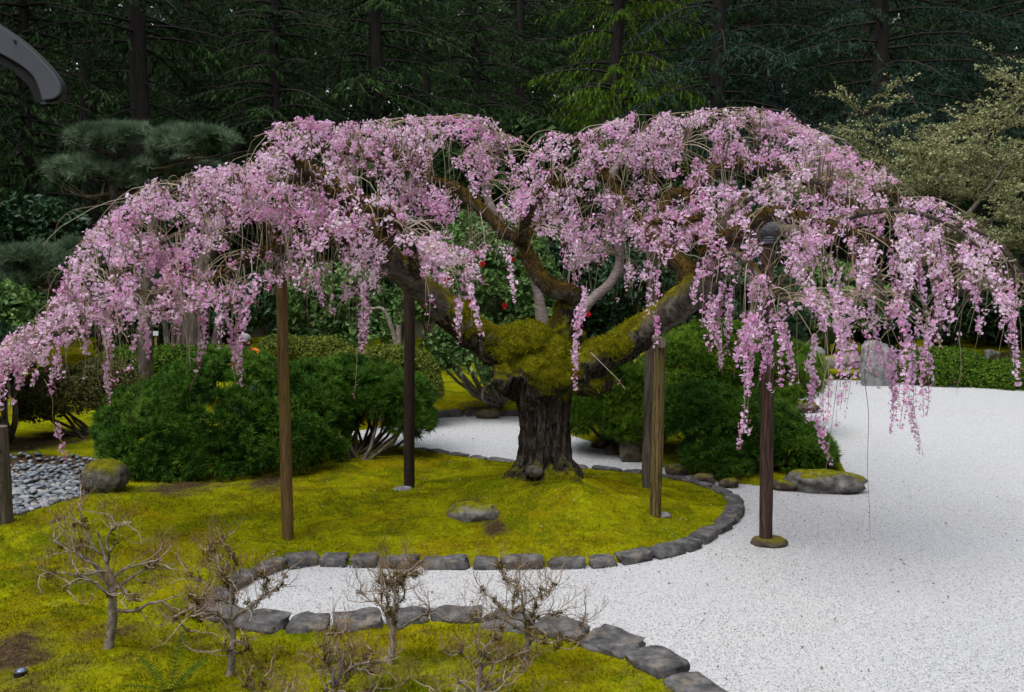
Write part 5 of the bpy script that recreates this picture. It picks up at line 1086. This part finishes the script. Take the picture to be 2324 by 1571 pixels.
foot_stone('pale flat foot stone under the swirl-grained pole', (1497, 1170), gz(*G(1497, 1170, .13)[:2]), 46, 14, 'rock_grey', 4, 4)

# ------------------------------------------------------------------ bare shrubs in the foreground
def bare_shrub(label, foot_px, height, spread, seed, trunk_h=.35, r0=.028, lean=0.0, n_limb=7, big=True, mossy_=1.0):
    rng = np.random.default_rng(seed); f = G(*foot_px, .1); f[2] = gz(f[0], f[1]); t = thing('bare_shrub', label, 'shrub', f, 'bare twiggy shrubs on the near lawn')
    fork = f+np.array([lean, rng.normal(0, .03), trunk_h*height]); P = smooth_path([f-[.03, 0, .05], f+np.array([lean*.2, 0, trunk_h*height*.45]), fork], 10); P += rng.normal(0, .004, P.shape)
    g = Geo(); capped(g, P, np.linspace(r0*1.25, r0*.8, 10)*np.where(np.arange(10) == 0, 1.5, 1), 9, .6, amp=.15, freq=12); tr = g.build('trunk', M['greybark'], t, True)
    tw = Geo(); mo = Geo(); tips = []; mp = []
    def wander(p, d, L, n, up, wig):
        Q = [p]; d = np.array(d)
        for i in range(n): d = unit(d+rng.normal(0, wig, 3)+np.array([0, 0, up])); Q.append(Q[-1]+d*L/n)
        return np.array(Q), d
    def twig(p, d, L, r, lev):
        Q, d2 = wander(p, d, L, 3, .10, .16); V, ff = tube(Q, np.linspace(r, r*.6, 4), 3); tw.add(V, ff, .62 if r > .0028 else rng.random()*.5)
        if lev == 0:
            tips.append(Q[-1]); return
        m = rng.integers(2, 4)
        for j in range(m):
            i = rng.integers(1, 4); dd = unit(d2+rng.normal(0, .55, 3)*[1, 1, .6]+np.array([0, 0, .25])); twig(Q[i], dd, L*rng.uniform(.5, .8), r*.58, lev-1)
    def zig(p, d, L, n, r0_, r1_, up, wig, k, parent_):
        Q, d2 = wander(p, d, L, n, up, wig); g = Geo(); capped(g, Q, np.linspace(r0_, r1_, n+1), k, .6); return Q, d2, g
    lead, _ = wander(fork, unit(np.array([rng.normal(0, .25), rng.normal(0, .2), 1])), height*(.92-trunk_h)*.8, 7, .12, .20); g = Geo(); capped(g, np.vstack([P[-2:-1], lead]), np.linspace(r0*.75, r0*.2, 9), 7, .6); g.build('branch', M['greybark'], tr, True); spine = np.vstack([P[6:], lead])
    for a in range(n_limb+2):
        u = (a+.5)/(n_limb+2); i0 = int(u*(len(spine)-3)); az = a*2.4+rng.normal(0, .25); el = rng.uniform(-.15, .25)+.75*u
        d = np.array([math.cos(az)*math.cos(el), math.sin(az)*math.cos(el)*.85, math.sin(el)]); L = spread*.56*(1-.45*u)*rng.uniform(.8, 1.15)
        Q, d2, g = zig(spine[i0], d, L, 8, r0*(.52-.2*u), r0*.16, .035, .33, 6, tr); g.build('branch', M['greybark'], tr, True)
        for i in (2, 4, 5, 6, 7, 8):
            dd = unit((Q[i]-Q[i-1])/np.linalg.norm(Q[i]-Q[i-1])+rng.normal(0, .8, 3)*[1, 1, .45]+np.array([0, 0, .12])); S2, e2 = wander(Q[i], dd, spread*rng.uniform(.12, .24), 5, .05, .34)
            V, ff = tube(S2, np.linspace(r0*.19, r0*.10, 6), 5); tw.add(V, ff, .62)
            for q in (2, 3, 4, 5, 5):
                twig(S2[q], unit(e2*.5+rng.normal(0, .6, 3)*[1, 1, .5]+np.array([0, 0, .45])), spread*rng.uniform(.07, .13), r0*.072, 1)
            if rng.random() < .42*mossy_: mp.append(Q[i])
            if rng.random() < .15*mossy_: mp.append(S2[2])
    tw.build('twigs', M['baretwig_pale'], tr, kind='stuff')
    mp.append(fork); mp.append(fork-[0, 0, .05]); mp = np.array(mp); m = len(mp)
    Pm = np.repeat(mp, 40, 0)+rng.normal(0, .011, (m*40, 3)); fuzz(mo, Pm, rdirs(rng, m*40), m*60, .017, rng, .4); mo.build('moss', M['mossfuzz_dark'], tr, kind='stuff')
    tips = np.array(tips); b = Geo(); v, ff = inst(np.array([[.5, 0, 0], [-.25, .4, 0], [-.25, -.4, 0], [0, 0, 2.2]]), [[0, 1, 3], [1, 2, 3], [2, 0, 3]], tips, frames(unit(rng.normal(0, .4, (len(tips), 3))+[0, 0, 1]), rng), .0042); b.add(v, ff, np.repeat(rng.random(len(tips)), 4)); b.build('buds', M['bud_tan'], tr, kind='stuff')
M['baretwig_pale'] = leafmat('bare_twig_pale', [(0, (.10, .06, .04)), (.4, (.21, .135, .09)), (.6, (.31, .25, .19)), (1, (.3, .22, .16))], .8, 0, .2)
M['mossfuzz_dark'] = leafmat('moss_fuzz_dark', [(0, (.03, .02, .006)), (.6, (.09, .06, .012)), (1, (.22, .19, .02))], .9, .15, .1)
M['bud_tan'] = leafmat('leaf_bud_tan', [(0, (.28, .15, .04)), (1, (.42, .26, .08))], .6, 0, .2)
bare_shrub('bare grey shrub with a thick pale trunk alone on the open moss', (256, 1492), .96, 1.02, 301, .42, .027, .02, 8)
bare_shrub('bare mossy-forked shrub with a bent foot by the inlet tip of the gravel', (530, 1535), .90, .95, 302, .38, .023, -.01, 8, mossy_=1.6)
bare_shrub('bare upright shrub in front of the edging stones with a moss-wrapped stem', (893, 1498), .84, .76, 303, .42, .020, .01, 7, mossy_=1.4)
bare_shrub('bare shrub with yellow moss round its fork before the bank edging', (1196, 1492), .66, .86, 304, .42, .020, .0, 8, mossy_=1.7)
bare_shrub('low spreading bare shrub rooted below the moss-wrapped shrub', (760, 1640), .52, .82, 305, .25, .022, -.02, 8)
bare_shrub('low wide bare shrub with pale curved stems below the yellow-mossed shrub', (1075, 1640), .55, .80, 306, .22, .022, .02, 8, mossy_=.4)
bare_shrub('low bare shrub whose twigs cross the bent-footed shrub', (600, 1680), .40, .55, 307, .25, .018, 0, 4)

# ------------------------------------------------------------------ small things
def litter():
    rng = np.random.default_rng(15); n = 1500; Q = np.column_stack([TRUNK[0]+rng.normal(0, 2.6, n), TRUNK[1]+rng.normal(-.6, 2.2, n)]); Q = Q[(Q[:, 1] > 5.2) & (sdist(Q, PEBBLE) > .1)]; z = np.maximum(ground_z(Q), 0)+.012; m = len(Q)
    v, f = leaf(.030, .016, .3); q, ff = inst(v, f, np.column_stack([Q, z]), frames(unit(np.column_stack([rng.normal(0, .4, (m, 2)), np.ones(m)])), rng), rng.uniform(.5, 1.2, m)); pk = rng.random(m) < .35
    for sel, mat, nm, lb in ((pk, 'petal', 'fallen_petals', 'pale pink petals fallen on the gravel and moss'), (~pk, 'deadleaf', 'fallen_leaves', 'tiny brown leaf scraps fallen on the gravel and moss')):
        k = np.where(sel)[0]; vv, f2 = inst(v, f, np.column_stack([Q, z])[k], frames(unit(np.column_stack([rng.normal(0, .4, (len(k), 2)), np.ones(len(k))])), rng), rng.uniform(.4, .8 if mat == 'petal' else 1.1, len(k))); g = Geo(); g.add(vv, f2, np.repeat(rng.random(len(k))*.6+.3, 4)); tag(g.build(nm, M[mat]), lb, 'litter', kind='stuff')
M['deadleaf'] = leafmat('dead_leaf', [(0, (.06, .03, .012)), (1, (.20, .11, .045))], .8, 0, .1)
litter()
def rope_post():
    b = G(4, 1198, .1); b[2] = gz(b[0], b[1]); Y = b[1]; t = thing('rope_post', 'weathered grey wooden post with rope knots beside the pebble bed', 'post', b); top = W(-8, 968, Y); top[1] = Y
    r = 25*PX(Y); pole('post', t, b-[0, 0, .1], top, r, r*.97, 'wood_grey', 31)
    for y in (1066, 1114, 1161):
        c = W(-8, y, Y-.0); g = Geo(); P = smooth_path([c+[-1.6, -.3, -.02], c+[-.8, -.2, -.10], c+[-.05, -r-.015, 0], c+[.03, -r-.012, .0]], 18); capped(g, P, .014, 7); rp = g.build('rope', M['rope_pale'], t, True)
        h = Geo(); v, f = ico(2); h.add(v*.024+c+[.06, -r+.0, 0], f); h.build('rope_knot', M['rope_pale'], rp, True)
    for y in (1020, 1048, 1090, 1140, 1182):
        c = W(17, y, Y); h = Geo(); capped(h, np.array([c+[-.03, -.08, 0], c+[-.03, -r*.62-.02, 0]]), .018, 8); h.build('peg_hole', M['plastic_dark'], t, True)
rope_post()
def sign():
    Y = 17.0; p = W(350, 800, Y); p[2] = fg(p[0], p[1]); t = thing('garden_sign', 'small blank white garden sign on a thin wooden stake', 'sign', p); c = W(350, 757, Y); g = Geo(); boxes(g, c, np.array([9*PX(Y), .008, 5*PX(Y)])); g.build('plate', M['signwhite'], t)
    g = Geo(); q = W(352, 761, Y); boxes(g, (np.array([q[0], Y+.02, p[2]-.1])+np.array([q[0], Y+.02, q[2]]))/2, np.array([.018, .010, (q[2]-p[2]+.1)/2])); g.build('stake', M['signwood'], t)
sign()
def ground_light():
    p = G(48, 1553, .1); p[2] = gz(p[0], p[1]); t = thing('ground_light', 'small round black ground light with a blue lens in the moss', 'lamp', p); k = PX(p[1]); r = 15*k
    g = Geo(); capped(g, np.array([p-[0, 0, .06], p+[0, 0, .01], p+[0, 0, .03]]), [r, r, r*.96], 24); g.build('housing', M['plastic_dark'], t, False)
    g = Geo(); th = np.linspace(0, 2*math.pi, 25); capped(g, np.column_stack([p[0]+np.cos(th)*r*.86, p[1]+np.sin(th)*r*.86, np.full(25, p[2]+.033)]), .006, 6); g.build('rim', M['metal'], t, True)
    g = Geo(); v, f = ico(3); v = v*np.array([r*.62, r*.62, .012]); g.add(v+p+[0, 0, .032], f); g.build('lens', M['lens'], t, True)
ground_light()
def fern():
    rng = np.random.default_rng(6); p = G(385, 1590, .1); p[2] = gz(p[0], p[1]); t = thing('sword_fern', 'small green sword fern in the moss between two bare shrubs', 'fern', p)
    for az, L, el in [(1.4, .42, 1.1), (.5, .36, .8), (2.6, .34, .7), (1.0, .30, .5), (-.4, .3, .5), (3.6, .3, .5), (5, .26, .6)]:
        g = Geo(); d = np.array([math.cos(az)*math.cos(el), math.sin(az)*math.cos(el), math.sin(el)]); n = 18; P = np.array([p+d*L*u-np.array([0, 0, .18*L*u*u]) for u in np.linspace(0, 1, n)]); g.add(*tube(P, np.linspace(.003, .001, n), 4), .4)
        side = unit(np.cross(d, [0, 0, 1]))
        for i in range(2, n):
            l = .055*math.sin(math.pi*min(1, i/n*.85+.12))
            for sg in (-1, 1): q = P[i]; e = q+side*sg*l+d*l*.25; g.add([q-d*.006, q+d*.006, e], [[0, 1, 2]], rng.random())
        g.build('frond', M['fern'], t)
fern()
def person():
    """kneeling figure in an orange jacket, seen over the pine; one skinned body"""
    Y = 15.2; f = W(560, 800, Y); z = fg(f[0], Y); t = thing('person', 'person in an orange jacket and grey cap kneeling behind the big mounded pine', 'person', (f[0], Y, z))
    X = f[0]; J = {'pel': (0, 0, .50), 'wst': (0, -.02, .66), 'chest': (0, -.06, .90), 'neck': (0, -.08, 1.07), 'head': (0, -.10, 1.16), 'crown': (0, -.10, 1.26), 'shl': (-.18, -.06, 1.0), 'ell': (-.25, -.12, .76), 'hal': (-.12, -.34, .66), 'shr': (.18, -.06, 1.0), 'elr': (.26, -.12, .76), 'har': (.12, -.34, .64),
             'hpl': (-.10, 0, .48), 'knl': (-.12, -.36, .08), 'ftl': (-.12, .08, .06), 'hpr': (.10, 0, .48), 'knr': (.12, -.36, .08), 'ftr': (.12, .08, .06)}
    E = [('pel', 'wst'), ('wst', 'chest'), ('chest', 'neck'), ('neck', 'head'), ('head', 'crown'), ('chest', 'shl'), ('shl', 'ell'), ('ell', 'hal'), ('chest', 'shr'), ('shr', 'elr'), ('elr', 'har'), ('pel', 'hpl'), ('hpl', 'knl'), ('knl', 'ftl'), ('pel', 'hpr'), ('hpr', 'knr'), ('knr', 'ftr')]
    Rd = {'pel': .14, 'wst': .13, 'chest': .15, 'neck': .055, 'head': .085, 'crown': .07, 'shl': .075, 'shr': .075, 'ell': .055, 'elr': .055, 'hal': .04, 'har': .04, 'hpl': .09, 'hpr': .09, 'knl': .065, 'knr': .065, 'ftl': .045, 'ftr': .045}
    ks = list(J); me = bpy.data.meshes.new('body'); me.from_pydata([J[k] for k in ks], [(ks.index(a), ks.index(b)) for a, b in E], []); o = bpy.data.objects.new('tmp', me); COL.objects.link(o); o.modifiers.new('s', 'SKIN'); o.modifiers.new('u', 'SUBSURF').levels = 2
    for i, k in enumerate(ks): me.skin_vertices[0].data[i].radius = (Rd[k], Rd[k]); me.skin_vertices[0].data[i].use_root = k == 'pel'
    m2 = bpy.data.meshes.new_from_object(o.evaluated_get(bpy.context.evaluated_depsgraph_get())); bpy.data.objects.remove(o)
    for mm in ('orange', 'skin', 'trousers'): m2.materials.append(M[mm])
    for p in m2.polygons:
        c = p.center; p.use_smooth = True
        p.material_index = 1 if (c.z > 1.08 or (c.y < -.29 and c.z > .55)) else (2 if c.z < .52 else 0)
    b = link('body', m2, t); b.location = (X, Y, z); b.matrix_parent_inverse = parent_inv(t)
    v, f2 = ico(3); g = Geo(); w = v.copy(); w[:, 2] = np.maximum(w[:, 2], -.05); g.add(w*np.array([.10, .12, .10])+[X, Y-.10, z+1.21], f2); g.add(*[np.array([[-.08, -.20, 1.205], [.08, -.20, 1.205], [.06, -.28, 1.195], [-.06, -.28, 1.195], [-.08, -.20, 1.215], [.08, -.20, 1.215], [.06, -.28, 1.20], [-.06, -.28, 1.20]])+[X, Y, z], [[0, 3, 2, 1], [4, 5, 6, 7], [0, 1, 5, 4], [1, 2, 6, 5], [2, 3, 7, 6], [3, 0, 4, 7]]]); g.build('cap', M['greycloth'], t, True)
    for s in (-1, 1):                     # fingers closed on the cut twigs in the lap
        for j in range(4):
            h = Geo(); c = np.array([X+s*(.115-.018*j), Y-.355, z+.645]); capped(h, smooth_path([c, c+[-.01*s, -.035, -.005], c+[-.015*s, -.05, -.03], c+[-.01*s, -.035, -.05]], 7), .009, 6); h.build('finger', M['skin'], b, True)
person()
def eave():
    Y = 4.6; t = thing('roof_eave', 'dark grey curved metal roof eave end of the pavilion', 'roof', W(20, 150, Y))
    outer = smooth_path([W(x, y, Y) for x, y in [(-420, -215), (-200, -75), (0, 58), (50, 92), (95, 132), (128, 168), (145, 195), (146, 214), (132, 226), (110, 230)]], 60); inner = smooth_path([W(x, y, Y) for x, y in [(-420, -110), (-200, 5), (0, 118), (40, 140), (70, 160), (88, 178), (98, 198), (104, 216), (107, 228), (110, 230)]], 60)
    def plate(name, A, Bq, d0, d1, mat):
        n = len(A); off0, off1 = np.array([0, d0, 0]), np.array([0, d1, 0]); V = np.vstack([A+off0, Bq+off0, A+off1, Bq+off1]); i = np.arange(n-1); f = np.vstack([np.column_stack([i, i+n, i+n+1, i+1]), np.column_stack([i+2*n, i+2*n+1, i+3*n+1, i+3*n]), np.column_stack([i, i+1, i+1+2*n, i+2*n]), np.column_stack([i+n, i+3*n, i+3*n+1, i+n+1])]); g = Geo(); g.add(V, f); return g.build(name, M[mat], t)
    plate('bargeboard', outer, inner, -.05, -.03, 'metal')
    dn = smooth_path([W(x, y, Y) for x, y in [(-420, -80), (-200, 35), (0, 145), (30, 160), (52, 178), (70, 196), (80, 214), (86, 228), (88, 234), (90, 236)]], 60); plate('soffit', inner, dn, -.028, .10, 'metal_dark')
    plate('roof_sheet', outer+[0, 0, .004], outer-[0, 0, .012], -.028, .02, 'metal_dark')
    a = smooth_path([W(x, y, Y) for x, y in [(110, 224), (118, 229), (123, 228)]], 8); b2 = smooth_path([W(x, y, Y) for x, y in [(88, 234), (104, 238), (121, 232)]], 8); plate('end_cap', a, b2, -.026, -.012, 'metal')
    g = Geo(); c = W(34, 94, Y-.05); capped(g, np.array([c+[0, .0, 0], c-[0, .008, 0]]), .006, 10); g.build('screw', M['metal_dark'], t)
eave()
